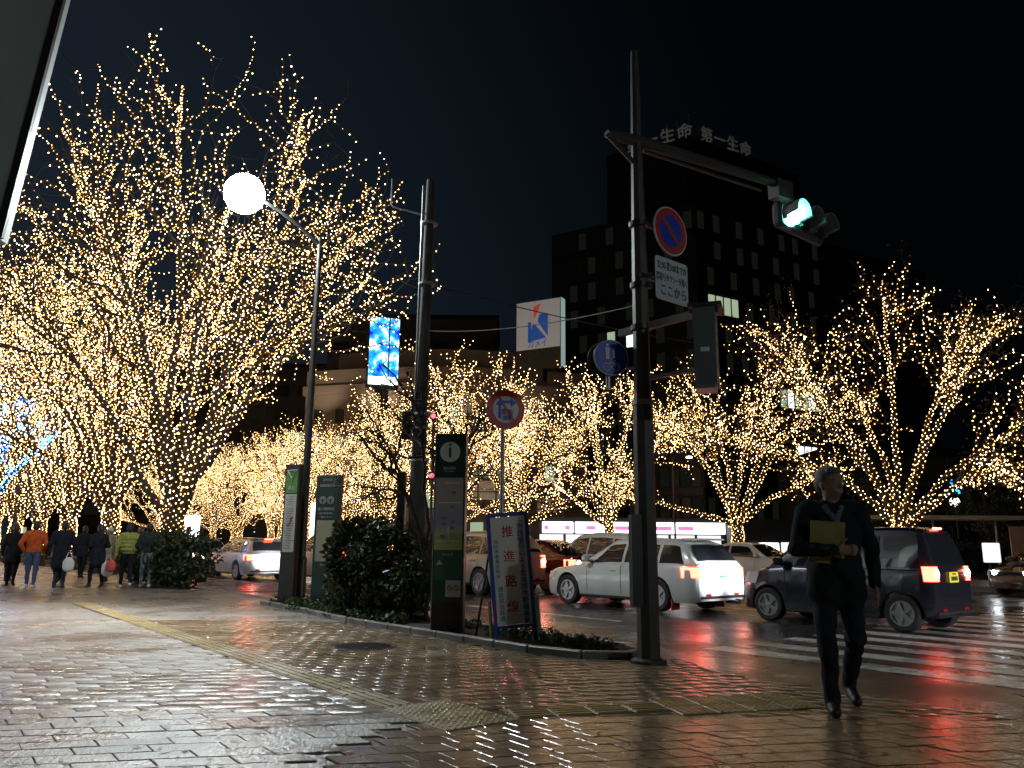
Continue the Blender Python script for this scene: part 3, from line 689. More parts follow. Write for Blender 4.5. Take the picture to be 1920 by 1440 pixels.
# information pillar
o = facing('information_pillar', Wp(4.14,-.38), (-.12,-1), 'tall dark green information pillar with a white letter i roundel', 'sign')
mb = MB(); mb.bbox((0,1.36,0),(.44,2.72,.20),.012); mb.build('body', M_GREEN, o)
mb = MB(); mb.box((0,.22,.105),(.40,.44,.02)); mb.build('base_panel', M_BLACK, o)
mb = MB(); mb.prism([(a,b+2.46) for a,b in disc(.142)], .101, .106); mb.build('roundel', mat('roundel', (.50,.52,.50), .5), o)
text('letter_i', 'i', .30, M_GREEN, o, (0,2.475,.107), bold=.004)
text('caption', '観光案内', .045, M_PALE, o, (0,2.23,.102)); text('caption', 'Information', .03, M_PALE, o, (0,2.19,.102))
def grad_panel():
    m = bpy.data.materials.new('map panel'); m.use_nodes = True; nt = m.node_tree; b = nt.nodes['Principled BSDF']; b.inputs['Roughness'].default_value = .45
    tc = nt.nodes.new('ShaderNodeTexCoord'); sp = nt.nodes.new('ShaderNodeSeparateXYZ'); cr = nt.nodes.new('ShaderNodeValToRGB')
    mr = nt.nodes.new('ShaderNodeMapRange'); mr.inputs[1].default_value = 1.13; mr.inputs[2].default_value = 2.09
    nt.links.new(tc.outputs['Object'], sp.inputs[0]); nt.links.new(sp.outputs['Y'], mr.inputs[0]); nt.links.new(mr.outputs[0], cr.inputs[0])
    e = cr.color_ramp.elements; e[0].position = 0; e[0].color = (.42,.46,.16,1); e[1].position = 1; e[1].color = (.30,.28,.26,1)
    for p, c in ((.2,(.36,.40,.17,1)),(.34,(.22,.25,.36,1)),(.5,(.24,.23,.30,1)),(.62,(.28,.26,.25,1))):
        k = e.new(p); k.color = c
    nt.links.new(cr.outputs[0], b.inputs['Base Color']); return m
mb = MB(); mb.prism([(-.195,1.12),(.195,1.12),(.195,2.1),(-.195,2.1)], .101, .107); mb.build('map_panel', grad_panel(), o)
mb = MB(); mb.box((.0,1.24,.109),(.30,.022,.003)); mb.box((.0,1.34,.109),(.018,.2,.003)); mb.box((.0,1.76,.109),(.32,.012,.003)); mb.box((.04,2.03,.109),(.2,.012,.003)); mb.build('map_lines', mat('map line', (.5,.6,.45), .6), o)
mb = MB()
for a, b_ in ((-.06,1.47),(.06,1.5),(-.08,1.3),(.07,1.9),(.05,1.42),(.05,1.7),(-.06,1.55)): mb.box((a,b_,.109),(.06,.04,.003))
mb.build('map_symbols', mat('map ink', (.12,.16,.16), .6), o)
mb = MB(); mb.prism([(-.195,.72),(.195,.72),(.195,1.115),(-.195,1.115)], .101, .105); mb.build('lower_panel', M_GREENL, o)
mb = MB(); mb.prism([(-.16,.92),(-.12,.985),(-.08,.94),(-.05,.93)], .106, .108); mb.build('logo', M_PALE, o)
text('caption', '仙台市', .05, M_PALE, o, (.0,1.06,.107))
mb = MB(); mb.prism([(-.02,.50),(.185,.50),(.185,.72),(-.02,.72)], .106, .112); mb.build('sticker', M_PALE, o)
for cx in (.035,.13):
    mb = MB(); mb.tube([(cx+.035*math.cos(a), .62+.035*math.sin(a), .113) for a in np.linspace(0,2*math.pi,17)], .004, 4); mb.tube([(cx-.024,.644,.113),(cx+.024,.596,.113)], .004, 4); mb.build('prohibition_mark', M_INK, o)
# green notice pillar
o = facing('notice_pillar', Wp(9.05,.28), (-.35,-1), 'dark green notice pillar with a tan panel beside the shrub', 'sign')
mb = MB(); mb.bbox((0,1.25,0),(.50,2.46,.16),.01); mb.build('body', M_GREEN, o)
mb = MB(); mb.prism([(-.19,.86),(.19,.86),(.19,1.62),(-.19,1.62)], .081, .087); mb.build('tan_panel', M_TAN, o)
for cx in (-.085,.085):
    mb = MB(); mb.prism([(cx+a, b+2.0) for a, b in disc(.075)], .081, .086); mb.build('roundel', mat('roundel grey', (.30,.30,.29), .6), o)
    mb = MB(); mb.box((cx,2.0,.088),(.10,.018,.003)); mb.box((cx,1.98,.088),(.03,.08,.003)); mb.build('pictogram', M_GREEN, o)
text('lettering', '喫煙制限区域', .055, M_PALE, o, (0,2.27,.083)); text('lettering', '路上喫煙禁止', .06, M_PALE, o, (0,1.83,.083)); text('lettering', 'NO SMOKING', .045, M_PALE, o, (0,1.75,.083)); text('lettering', '定禅寺通', .05, M_PALE, o, (0,2.38,.083)); text('lettering', 'ご協力ください', .04, M_PALE, o, (0,1.68,.083)); text('lettering', '仙台市', .05, M_PALE, o, (0,.80,.083))
mb = MB(); mb.box((0,.06,.02),(.56,.12,.22)); mb.build('base', M_BLACK, o)
# timetable board in front of the lamp post
o = facing('timetable_board', Wp(10.0,-.02), (-.55,-1), 'narrow dark board with a green logo and white timetable at the lamp post', 'sign')
mb = MB(); mb.bbox((0,1.37,0),(.40,2.72,.10),.01); mb.build('board', mat('brown black', (.02,.018,.017), .5), o)
mb = MB(); mb.prism([(-.15,2.16),(.15,2.16),(.15,2.62),(-.15,2.62)], .051, .055); mb.build('logo_panel', mat('logo green', (.10,.26,.06), .5), o)
mb = MB(); mb.tube([(-.12,2.6,.057),(0,2.45,.057),(.12,2.6,.057)], .014, 4); mb.tube([(0,2.45,.057),(0,2.36,.057)], .014, 4); mb.tube([(-.14,2.61,.057),(.14,2.61,.057)], .008, 4); mb.build('logo_mark', M_PALE, o)
text('lettering', 'BUS', .10, M_PALE, o, (0,2.26,.056))
mb = MB(); mb.prism([(-.15,1.02),(.12,1.02),(.15,1.05),(.15,2.14),(-.15,2.14)], .051, .056); mb.build('timetable_sheet', M_PALE, o)
mb = MB()
for k in range(22):
    if rnd.random() < .8: mb.box((rnd.uniform(-.03,.03), 1.1+.047*k, .058), (rnd.uniform(.12,.24), .012, .002))
mb.build('timetable_lines', mat('sheet ink', (.2,.2,.2), .6), o)
mb = MB(); mb.tube([(-.06,1.52,.058),(.02,1.6,.058),(.03,1.66,.058),(.08,1.7,.058)], .012, 4); mb.build('route_line', M_INKR, o)
# leaning construction notice board
o = facing('notice_board', Wp(2.94,-.25)+Vector((.06,0,0)), (.12,-1), 'white notice board in a blue frame with red characters, leaning left', 'sign', tilt=math.radians(5.2))
M_FRB = mat('blue frame paint', (.04,.10,.42), .4)
mb = MB()
for x in (-.245,.245): mb.bbox((x,.80,0),(.05,1.62,.045),.006)
mb.bbox((0,1.585,0),(.44,.05,.04),.006); mb.bbox((0,.20,0),(.44,.04,.04),.006); mb.build('frame', M_FRB, o)
mb = MB(); mb.prism([(-.218,.225),(.218,.225),(.218,1.555),(-.218,1.555)], .005, .015); mb.build('panel', M_WHITE, o)
text('lettering', '推', .155, M_INKR, o, (-.01,1.36,.017), bold=.0015); text('lettering', '進', .155, M_INKR, o, (-.01,1.05,.017), bold=.0015); text('lettering', '路', .155, M_INKR, o, (-.01,.74,.017), bold=.0015); text('lettering', '線', .155, M_INKR, o, (-.01,.43,.017), bold=.0015)
for k, ch in enumerate('﹁市民協働による雪道環境整備事業﹂'): text('lettering', ch, .085, M_INKB, o, (.155,1.50-.083*k,.017), bold=.0008)
for k, ch in enumerate('仙台市青葉区役所'): text('lettering', ch, .055, M_INKB, o, (-.165,1.25-.062*k,.017))
for k, ch in enumerate('建設部道路課'): text('lettering', ch, .07, M_INKB, o, (-.15,.66-.072*k,.017))
for x0, x1 in ((-.24,-.47),(.24,.30)): mb = MB(); mb.tube([(x0,1.2,-.03),(x1,.02,-.6)], .014, 6); mb.build('rear_strut', M_BLACK, o)
for x in (-.30,.305): mb = MB(); mb.box((x,.28,-.05),(.05,.5,.04)); mb.build('reflective_post', mat('pale green tape', (.25,.42,.22), .5), o)

# ------------------------------------------------------------------ shrubs and low plants
def shrub(name, loc, blobs, n, size, label, seed, mats=None):
    g = np.random.RandomState(seed); o = empty(name, loc, 0, label, 'shrub', 'shrubs along the kerb')
    P = []; wts = np.array([b[3]*b[4]*b[5] for b in blobs]); wts = wts/wts.sum()
    for b, wt in zip(blobs, wts):
        k = int(n*wt); d = g.randn(k,3); d /= np.linalg.norm(d,axis=1,keepdims=True); r = g.uniform(.45, 1.08, k)[:,None]**.6
        lump = 1+.18*np.sin(d[:,0:1]*7+seed)*np.cos(d[:,1:2]*6+d[:,2:3]*5)
        P.append(np.array(b[:3]) + d*r*lump*np.array(b[3:6]))
    P = np.concatenate(P); P = P[P[:,2] > .02]
    tag(link('foliage', leaf_mesh(P, size, seed, mats or [M_LEAF, M_LEAF2, M_LEAF2, M_LEAF3]), o), kind='stuff')
    mb = MB()
    for b in blobs:
        for q in range(5):
            a = g.rand()*6.28; mb.tube([(b[0]*.7,b[1]*.7,0),(b[0]+b[3]*.4*math.cos(a), b[1]+b[4]*.4*math.sin(a), b[2]+b[5]*.5)], [.02,.008], 5)
    mb.build('stems', M_BARK, o)
    return o
shrub('shrub', Wp(6.9,.12), [(-.42,.35,1.0,.5,.6,.62),(.12,-.05,.9,.6,.55,.7),(-.3,.3,.5,.6,.6,.5),(.35,-.4,.42,.5,.45,.42),(.62,-.65,.5,.36,.36,.48),(.05,.1,.35,.7,.55,.4),(.75,-.2,.85,.35,.4,.5)], 15000, .05, 'dense glossy evergreen shrub between the notice pillar and the information pillar', 3)
shrub('shrub', Wp(17.6,.35), [(0,0,.75,.95,.8,.75),(-.9,1.0,.8,.9,.9,.75),(.45,-.5,.45,.4,.4,.45),(-1.8,2.1,.8,.9,.9,.7)], 9000, .065, 'dark bush beside the walking people, left of the white lit car', 5, [M_LEAF2, M_LEAF2, M_LEAF])
def ground_cover(name, uvs, n, size, h, label, seed):
    g = np.random.RandomState(seed); P = []
    for _ in range(n):
        u, v, r = uvs[g.randint(len(uvs))]; a = g.rand()*6.28; q = r*math.sqrt(g.rand()); p = Wp(u, v) ; P.append((p.x+q*math.cos(a), p.y+q*math.sin(a), .03+h*g.rand()**1.5))
    tag(link(name, leaf_mesh(np.array(P), size, seed, [M_LEAF, M_LEAF3, M_LEAF]), None), label, 'plants', kind='stuff')
ground_cover('ground_cover', [(10.2,.1,.35),(9.6,0,.3),(8.9,-.15,.35),(8.1,-.1,.4),(7.3,-.25,.35),(6.4,-.3,.35),(5.6,-.35,.25)], 3200, .03, .16, 'low green ground cover along the front edge of the planting bed', 8)
ground_cover('weeds', [(4.6,.2,.3),(3.6,.2,.3),(3.0,.2,.35),(2.3,.1,.35),(1.8,.0,.3)], 1500, .028, .10, 'sparse low weeds around the legs of the notice board', 9)

# ------------------------------------------------------------------ vehicles
M_GLASS = mat('car glass', (.012,.013,.015), .04, spec=.7, coat=.3)
M_TYRE = mat('tyre', (.018,.018,.018), .75); M_RIM = mat('alloy rim', (.50,.50,.52), .3, .85)
M_TAIL = emis('tail light lit', (1.0,.06,.035), 16); M_TAILC = emis('tail light core', (1.0,.42,.32), 38); M_BRK = emis('brake bar', (1.0,.09,.05), 26)
M_TAILOFF = mat('tail lens', (.30,.01,.01), .15); M_HEAD = emis('headlight lit', (.85,.93,1.0), 60); M_HEADOFF = mat('headlight glass', (.55,.57,.6), .1, .3)
M_CHROME = mat('chrome', (.6,.6,.62), .15, .9); M_SEAM = mat('panel gap', (.01,.01,.01), .7)
M_PLATEW = mat('number plate white', (.75,.76,.74), .45); M_PLATEY = mat('number plate yellow', (.80,.62,.03), .45, emit=(.9,.72,.03), es=.35)  # yellow plate is no lamp; its lit look is a glow in the material
def paint(name, col, metal=.2, rough=.3): return mat('paint ' + name, col, rough, metal, coat=.7, noise=.05, nscale=2)
def interp(tab, x): return float(np.interp(x, [t[0] for t in tab], [t[1] for t in tab]))
def car(name, label, cat, u, v, spec, heading=None, group='cars on the street', lights='tail', loc=None):
    """local x forward with 0 at the rear axle, y left, z up from the road"""
    wb, ro, fo, hwm, zb, wr = spec['wb'], spec['ro'], spec['fo'], spec['hw'], spec.get('zb', .2), spec.get('wr', .31)
    body, roof, tum = spec['body'], spec['roof'], spec.get('tum', .2); P = spec['paint']
    ang = UANG if heading is None else heading
    o = empty(name, loc or Wp(u, v, ROAD_Z+.004), ang, label, cat, group)
    x0, x1 = -ro, wb+fo
    plan = spec.get('plan') or [(x0,.84),(x0+.06,.90),(x0+.22,.965),(x0+.7,1.0),(x1-.9,1.0),(x1-.45,.95),(x1-.2,.86),(x1-.07,.74),(x1,.60)]
    hw = lambda x: hwm*interp(plan, x)
    zt = lambda x: interp(body, x)
    xs = sorted(set([round(t, 3) for t in list(np.linspace(x0, x1, 26)) + [t[0] for t in plan] + [t[0] for t in body] + [c+d for c in (0, wb) for d in np.linspace(-wr-.07, wr+.07, 13)] if x0 <= t <= x1]))
    ra = wr+.055
    def zbot(x):
        z = zb + .03*max(0, (x-(x1-.3))/.3) + .05*max(0, ((x0+.3)-x)/.3)
        for c in (0, wb):
            if abs(x-c) < ra: z = max(z, wr + math.sqrt(max(0, ra*ra-(x-c)**2)))
        return z
    def sect(x):
        h, t, b = hw(x), zt(x), zbot(x); k = t-zb
        zz = [b, max(b+.005, zb+.10), max(b+.01, zb+k*.45), max(b+.015, t-.12), t-.035, t]
        yy = [h*.93, h*.985, h, h*.985, h*.94, h*.86]
        L_ = [(x, y, z) for y, z in zip(yy, zz)]; crown = .02
        return [(x, 0, b)] + L_ + [(x, 0, t+crown)] + [(x, -y, z) for (x, y, z) in reversed(L_)]
    S = [sect(x) for x in xs]; n = len(S[0]); mb = MB()
    vs = sum(S, []); fs = [(i*n+k, i*n+(k+1)%n, (i+1)*n+(k+1)%n, (i+1)*n+k) for i in range(len(S)-1) for k in range(n)]
    fs += [tuple(range(n-1,-1,-1)), tuple(range(len(vs)-n, len(vs)))]
    mb.add(vs, fs); bodyo = mb.build('body', P, o, True, 32)
    # cabin
    gx = [t[0] for t in roof]; belt = lambda x: zt(x)-.02
    def hwr(x, z):   # half width of the cabin at height z
        b = belt(x); top = max(z_ for _, z_ in roof); f = max(0, min(1, (z-b)/max(.05, top-b))); return hw(min(max(x, x0+.05), x1-.6))*.90 - tum*f**1.25
    st = []
    rx = sorted(set([round(a, 3) for a in list(np.linspace(gx[0], gx[-1], 22))+gx]))
    # keep steep rear ends: walk along the roof polyline instead of x only
    walk = []
    for (xa, za), (xb, zb_) in zip(roof[:-1], roof[1:]):
        m_ = max(2, int(math.hypot(xb-xa, zb_-za)/.15))
        walk += [(xa+(xb-xa)*i/m_, za+(zb_-za)*i/m_) for i in range(m_)]
    walk.append(roof[-1])
    for x, z in walk:
        b = min(belt(x), z-.005); h1, h2 = hwr(x, b), hwr(x, z)
        L_ = [(x, h1, b)] + [(x, hwr(x, b+(z-b)*f), b+(z-b)*f) for f in (.33,.66)] + [(x, h2+.0, z-.05 if z-b > .12 else z-.004), (x, h2-.06, z-.008), (x, h2*.5, z+.012)]
        st.append(L_ + [(x, 0, z+.018)] + [(a, -b_, c) for a, b_, c in reversed(L_)])
    mb = MB(); n = len(st[0]); vs = sum(st, []); fs = [(i*n+k, i*n+k+1, (i+1)*n+k+1, (i+1)*n+k) for i in range(len(st)-1) for k in range(n-1)]
    fs += [tuple(range(n-1,-1,-1)), tuple(range(len(vs)-n, len(vs)))]; mb.add(vs, fs)
    mb.build('roof', spec.get('roofpaint', P), o, True, 32)
    rz = lambda x: interp(roof, x)
    # side windows: quads given as (x bottom rear, x bottom front, x top rear, x top front)
    for s in (1, -1):
        for (a, b, c, d_) in spec['win']:
            mb = MB(); m_ = 8; k_ = 5; vs = []
            for i in range(m_+1):
                for j in range(k_+1):
                    h = .06+.80*j/k_; x = (a+(b-a)*i/m_)*(1-h)+(c+(d_-c)*i/m_)*h; zz = belt(x); tp = max(zz+.05, min(rz(x), spec.get('wtop', 9))-.05); z = zz+(tp-zz)*h
                    vs.append((x, s*(hwr(x, z)+.007), z))
            mb.add(vs, [(i*(k_+1)+j, (i+1)*(k_+1)+j, (i+1)*(k_+1)+j+1, i*(k_+1)+j+1) for i in range(m_) for j in range(k_)])
            mb.build('side_window', M_GLASS, o, True)
    def slope_glass(nm, p, q, y0, y1):
        (xa, za), (xb, zb_) = p, q; dx, dz = xb-xa, zb_-za; L_ = math.hypot(dx, dz); nx, nz = -dz/L_, dx/L_
        if nz < 0: nx, nz = -nx, -nz
        if nm == 'rear_window' and nx > 0: nx, nz = -nx, -nz
        vs = []; m_, k_ = 4, 8
        for i in range(m_+1):
            f = .07+.86*i/m_; x, z = xa+dx*f, za+dz*f
            for j in range(k_+1):
                t = -1+2*j/k_; y = t*(hwr(x, z)-.07); cr = .014*(1-t*t)
                vs.append((x+nx*.014+nx*cr, y, z+nz*.014+nz*cr))
        mb = MB(); mb.add(vs, [(i*(k_+1)+j, (i+1)*(k_+1)+j, (i+1)*(k_+1)+j+1, i*(k_+1)+j+1) for i in range(m_) for j in range(k_)]); mb.build(nm, M_GLASS, o, True)
    slope_glass('rear_window', *spec['rw'], 0, 0); slope_glass('windscreen', *spec['ws'], 0, 0)
    # wheels
    for c in (0, wb):
        for s in (1, -1):
            wh = empty('wheel', (c, s*(hwm-.11), wr), 0); wh.parent = o
            mb = MB(); mb.lathe([(wr*.66,-.09),(wr*.9,-.1),(wr,-.075),(wr,.075),(wr*.9,.1),(wr*.66,.09),(wr*.64,0)], 28, axis='Y'); mb.build('tyre', M_TYRE, wh, True)
            mb = MB(); e = .075*s; mb.lathe([(wr*.68,e-.02*s),(wr*.68,e+.02*s),(wr*.6,e+.02*s),(wr*.58,e-.045*s),(.001,e-.05*s)], 28, axis='Y')
            for k in range(5):
                a = 2*math.pi*k/5+c; ca, sa = math.cos(a), math.sin(a); r0_, r1_, w0, w1 = .035, wr*.64, .035, .028
                q = [(r0_*ca-w0*sa, r0_*sa+w0*ca), (r1_*ca-w1*sa, r1_*sa+w1*ca), (r1_*ca+w1*sa, r1_*sa-w1*ca), (r0_*ca+w0*sa, r0_*sa-w0*ca)]
                mb.prism(q, e-.01*s, e+.012*s, axis='Y')
            mb.lathe([(.045,e-.01*s),(.045,e+.016*s),(.02,e+.02*s)], 12, axis='Y'); mb.build('rim', M_RIM, wh, True, 30)
    # lamps: wedges that wrap the corners
    def wrap(y0, z0, z1, rear, m, nm, ln=.22, s=1, sk=.0):
        xe = x0 if rear else x1; sg = 1 if rear else -1
        pts = [(xe-sg*.014, y0), (xe-sg*.012, hw(xe)*1.0), (xe+sg*.07, hw(xe+sg*.07)*.985+.014), (xe+sg*ln, hw(xe+sg*ln)*.985+.014), (xe+sg*ln, hw(xe+sg*ln)-.07), (xe+sg*.05, y0)]
        if not rear: pts = [(x1-.12, y0), (x1-.05, y0+.0), (x1-.07, hw(x1-.07)+.012), (x1-.2, hw(x1-.2)+.016), (x1-.42, hw(x1-.42)+.008), (x1-.42, hw(x1-.42)-.07), (x1-.2, y0)]
        vs = [(x, s*y, z0+(sk*.3 if abs(x-xe) > .15 else 0)) for x, y in pts]+[(x+(sg*.02 if rear else -.08), s*y, z1) for x, y in pts]; k_ = len(pts)
        mb = MB(); mb.add(vs, [tuple(range(k_-1,-1,-1)), tuple(range(k_, 2*k_))]+[(i, (i+1)%k_, k_+(i+1)%k_, k_+i) for i in range(k_)]); return mb.build(nm, m, o)
    ty0, tz0, tz1, tl = spec['tail']
    for s in (1, -1):
        t_ = wrap(ty0, tz0, tz1, True, M_TAIL if 'tail' in lights else M_TAILOFF, 'tail_light', tl, s)
        if 'tail' in lights:
            mb = MB(); mb.lathe([(.001,-.018),(.05,-.014),(.075,0)], 14, (x0-.016, s*(ty0+hw(x0))/2, (tz0+tz1)/2), axis='X'); mb.build('lamp_core', M_TAILC, t_, True)
        hz0, hz1 = spec['head']; wrap(hw(x1)*.55, hz0, hz1, False, M_HEADOFF, 'headlight', .3, s)
        if 'head' in lights:
            mb = MB(); mb.lathe([(.001,.035),(.05,.02),(.065,0)], 16, (x1-.05, s*hw(x1)*.86, (hz0+hz1)/2), axis='X'); mb.build('headlamp_bulb', M_HEAD, o, True)
            ld = bpy.data.lights.new('headlight_beam', 'SPOT'); ld.energy = spec.get('beam', 60); ld.spot_size = math.radians(75); ld.spot_blend = .9; ld.color = (.88,.94,1.0); ld.shadow_soft_size = .05
            lo = bpy.data.objects.new('headlight_beam', ld); C.objects.link(lo); lo.parent = o; lo.location = (x1+.03, s*hw(x1)*.9, (hz0+hz1)/2); lo.rotation_euler = (math.radians(90), 0, math.radians(-90))
    if 'hbrake' in spec:
        bx_, bz_, bw_ = spec['hbrake']; mb = MB(); mb.bbox((bx_,0,bz_),(.05,bw_,.03),.008); mb.build('brake_light_bar', M_BRK if 'tail' in lights else M_TAILOFF, o)
    # plate, bumper line, trim
    pz = spec.get('plate', .62); mb = MB(); mb.bbox((x0-.022,0,pz),(.012,.33,.165),.004); pl_ = mb.build('number_plate', spec.get('platem', M_PLATEW), o)
    mb = MB(); mb.box((x0-.0295,.0,pz-.02),(.003,.24,.065)); mb.box((x0-.0295,0,pz+.05),(.003,.12,.025)); mb.build('plate_characters', mat('plate green', (.03,.10,.05), .5), pl_)
    mb = MB(); mb.bbox((x0+.06,0,zb+.12),(.16,2*hw(x0)*.96,.05),.01); mb.build('bumper_trim', M_SEAM, o)
    for s in (1, -1):
        mb = MB(); mb.bbox((x0-.008, s*hw(x0)*.62, zb+.17),(.02,.16,.05),.006); mb.build('reflector', M_TAILOFF, o)
        for xd in spec['doors']:
            mb = MB(); zz = [max(zb+.12, zbot(xd)+.02), zb+(zt(xd)-zb)*.45, zt(xd)-.1, zt(xd)-.03]
            yy = [hw(xd)*.985, hw(xd), hw(xd)*.985, hw(xd)*.94]
            vs = [(xd+e, s*(y+.004), z) for e in (-.006,.006) for y, z in zip(yy, zz)]; mb.add(vs, [(i, i+1, i+5, i+4) for i in range(3)]); mb.build('door_seam', M_SEAM, o)
        for xd in spec.get('handles', []):
            mb = MB(); mb.bbox((xd, s*(hw(xd)*.985+.015), zt(xd)-.16),(.17,.03,.03),.008); mb.build('door_handle', P, o)
        xm = spec['mirror']; mb = MB(); mb.bbox((xm, s*(hw(xm)+.07), zt(xm)+.09),(.12,.2,.14),.03); mb.tube([(xm+.02, s*(hw(xm)-.1), zt(xm)+.02),(xm, s*(hw(xm)+.03), zt(xm)+.06)], .03, 6); mb.build('mirror', P, o, True)
        mb = MB(); mb.bbox((wb/2, s*(hwm*.965), zb+.03),(wb-2*ra-.05,.06,.06),.015); mb.build('side_sill', spec.get('sill', M_SEAM), o)
    if spec.get('flaps'):
        for s in (1, -1): mb = MB(); mb.box((-.38, s*(hwm-.14), .17),(.02,.25,.22)); mb.build('mud_flap', mat('mud flap', (.45,.06,.05), .5), o)
    if spec.get('spoiler'):
        xs_, zs_ = spec['spoiler']; mb = MB(); mb.bbox((xs_,0,zs_),(.28,2*hwm*.62,.035),.012); mb.build('roof_spoiler', P, o, True)
    if spec.get('exhaust'):
        mb = MB(); mb.lathe([(.05,-.1),(.055,-.1),(.055,.2),(.05,.2)], 14, (x0+.02, -.45, zb+.02), axis='X'); mb.build('exhaust', M_CHROME, o)
    return o
# kinds
def wagon(P, **k):
    wb, ro, fo = 2.62, .98, .92; x0, x1 = -ro, wb+fo
    d = dict(wb=wb, ro=ro, fo=fo, hw=.885, wr=.325, zb=.2, paint=P, body=[(x0,.90),(x0+.04,.955),(x0+.5,.97),(1.6,.955),(2.1,.94),(2.55,.87),(x1-.35,.78),(x1-.08,.68),(x1,.52)],
        roof=[(x0+.06,.965),(x0+.36,1.36),(x0+.62,1.44),(.9,1.475),(1.35,1.45),(2.25,.93)], tum=.24,
        win=[(-.66,-.03,-.44,-.04),(.05,.93,.05,.93),(1.01,1.98,1.01,1.40)], rw=((x0+.08,.99),(x0+.36,1.36)), ws=((1.37,1.44),(2.22,.945)), tail=(.48,.70,.90,.34), head=(.58,.72), doors=[.0,.97,1.98], handles=[.22,1.2], mirror=1.93, plate=.74, spoiler=(x0+.42,1.455), exhaust=True)
    d.update(k); return d
def minivan(P, **k):
    wb, ro, fo = 2.42, .52, .66; x0, x1 = -ro, wb+fo
    d = dict(wb=wb, ro=ro, fo=fo, hw=.76, wr=.29, zb=.19, paint=P, body=[(x0,.94),(x0+.05,.99),(.5,1.0),(2.0,.985),(2.45,.95),(x1-.3,.86),(x1-.07,.72),(x1,.5)],
        roof=[(x0+.015,1.0),(x0+.10,1.35),(x0+.19,1.60),(x0+.40,1.645),(.9,1.655),(1.65,1.60),(2.42,.95)], tum=.17,
        plan=[(x0,.88),(x0+.05,.94),(x0+.2,.985),(x0+.5,1.0),(x1-.7,1.0),(x1-.35,.95),(x1-.15,.86),(x1-.05,.74),(x1,.6)],
        win=[(-.30,.28,-.26,.28),(.35,1.14,.35,1.14),(1.21,2.12,1.21,1.66)], rw=((x0+.03,1.03),(x0+.18,1.585)), ws=((1.69,1.585),(2.40,.965)), tail=(.52,.80,1.03,.14), head=(.66,.86), doors=[.31,1.18,2.05], handles=[.5,1.4], mirror=2.12, plate=.86, hbrake=(x0+.17,1.635,.26))
    d.update(k); return d
def sedan(P, **k):
    wb, ro, fo = 2.75, 1.05, .9; x0, x1 = -ro, wb+fo
    d = dict(wb=wb, ro=ro, fo=fo, hw=.89, wr=.32, zb=.19, paint=P, body=[(x0,.92),(x0+.05,1.0),(x0+.5,1.01),(.2,.98),(2.2,.94),(2.7,.88),(x1-.4,.80),(x1-.08,.66),(x1,.5)],
        roof=[(x0+.32,1.0),(.25,1.36),(.75,1.45),(1.3,1.45),(1.6,1.42),(2.45,.93)], tum=.24,
        win=[(.0,.85,.32,.85),(.93,2.15,.93,1.62)], rw=((x0+.34,1.0),(.23,1.35)), ws=((1.64,1.40),(2.42,.94)), tail=(.45,.74,.92,.3), head=(.58,.72), doors=[.05,.89,2.0], handles=[.2,1.1], mirror=2.1, plate=.66, hbrake=(.16,1.315,.3))
    d.update(k); return d
def suv(P, **k):
    wb, ro, fo = 2.62, .80, .85; x0, x1 = -ro, wb+fo
    d = dict(wb=wb, ro=ro, fo=fo, hw=.90, wr=.345, zb=.26, paint=P, body=[(x0,1.0),(x0+.05,1.06),(.5,1.06),(2.0,1.04),(2.5,.99),(x1-.35,.90),(x1-.08,.76),(x1,.58)],
        roof=[(x0+.03,1.07),(x0+.22,1.45),(x0+.42,1.60),(.4,1.66),(1.0,1.67),(1.5,1.62),(2.38,1.0)], tum=.24,
        win=[(-.55,.05,-.42,.05),(.12,.98,.12,.98),(1.05,2.1,1.05,1.55)], rw=((x0+.05,1.09),(x0+.30,1.51)), ws=((1.54,1.59),(2.35,1.02)), tail=(.60,.72,1.04,.18), head=(.68,.84), doors=[.06,1.01,2.02], handles=[.25,1.25], mirror=2.1, plate=.78, hbrake=(x0+.32,1.60,.26))
    d.update(k); return d
P_WHITE = paint('white', (.62,.62,.60), 0, .3)
car('white_wagon', 'white station wagon with red mud flaps, passing behind the signal pole', 'car', 5.98, 7.0, wagon(P_WHITE, flaps=True), lights='tail')
car('black_minivan', 'black boxy minivan with yellow number plate stopped on the crosswalk', 'car', 1.12, 7.08, minivan(paint('black', (.03,.03,.042), .5, .25), platem=M_PLATEY, beam=260), lights='tail head')
car('white_hatchback', 'white hatchback half hidden behind the white wagon', 'car', 10.5, 10.5, suv(P_WHITE), lights='tail')
car('red_sedan', 'dark red sedan with lit brake lights ahead of the white wagon', 'car', 12.3, 9.7, sedan(paint('dark red', (.10,.008,.008), .3, .25), beam=60), lights='tail head')
car('beige_suv', 'beige sport utility car between the information pillar and the notice board', 'car', 12.1, 7.15, suv(paint('beige', (.34,.29,.22), .4, .3)), lights='tail')
car('beige_hatchback', 'beige hatchback with its nose left of the timetable board', 'car', 17.95, 5.7, suv(paint('gold beige', (.30,.24,.15), .4, .3), beam=330), lights='tail head')
car('silver_hatchback', 'silver hatchback with a brightly lit tail and red brake bar on the left', 'car', 23.6, 5.1, wagon(paint('silver', (.42,.42,.43), .5, .3), hbrake=(-.70,1.42,.3), beam=330), lights='tail head')
car('silver_compact', 'silver compact car glaring white right of the dark bush', 'car', 28.6, 4.7, wagon(paint('silver grey', (.45,.45,.46), .4, .3)), lights='tail')
car('white_van', 'white van with a bright tail seen between the two notice pillars', 'car', 15.0, 8.6, minivan(P_WHITE, beam=200), lights='tail head')
car('dark_car', 'dark car with red tail lights just right of the black minivan', 'car', 2.9, 10.3, minivan(paint('dark purple', (.03,.025,.035), .3, .25)), lights='tail')
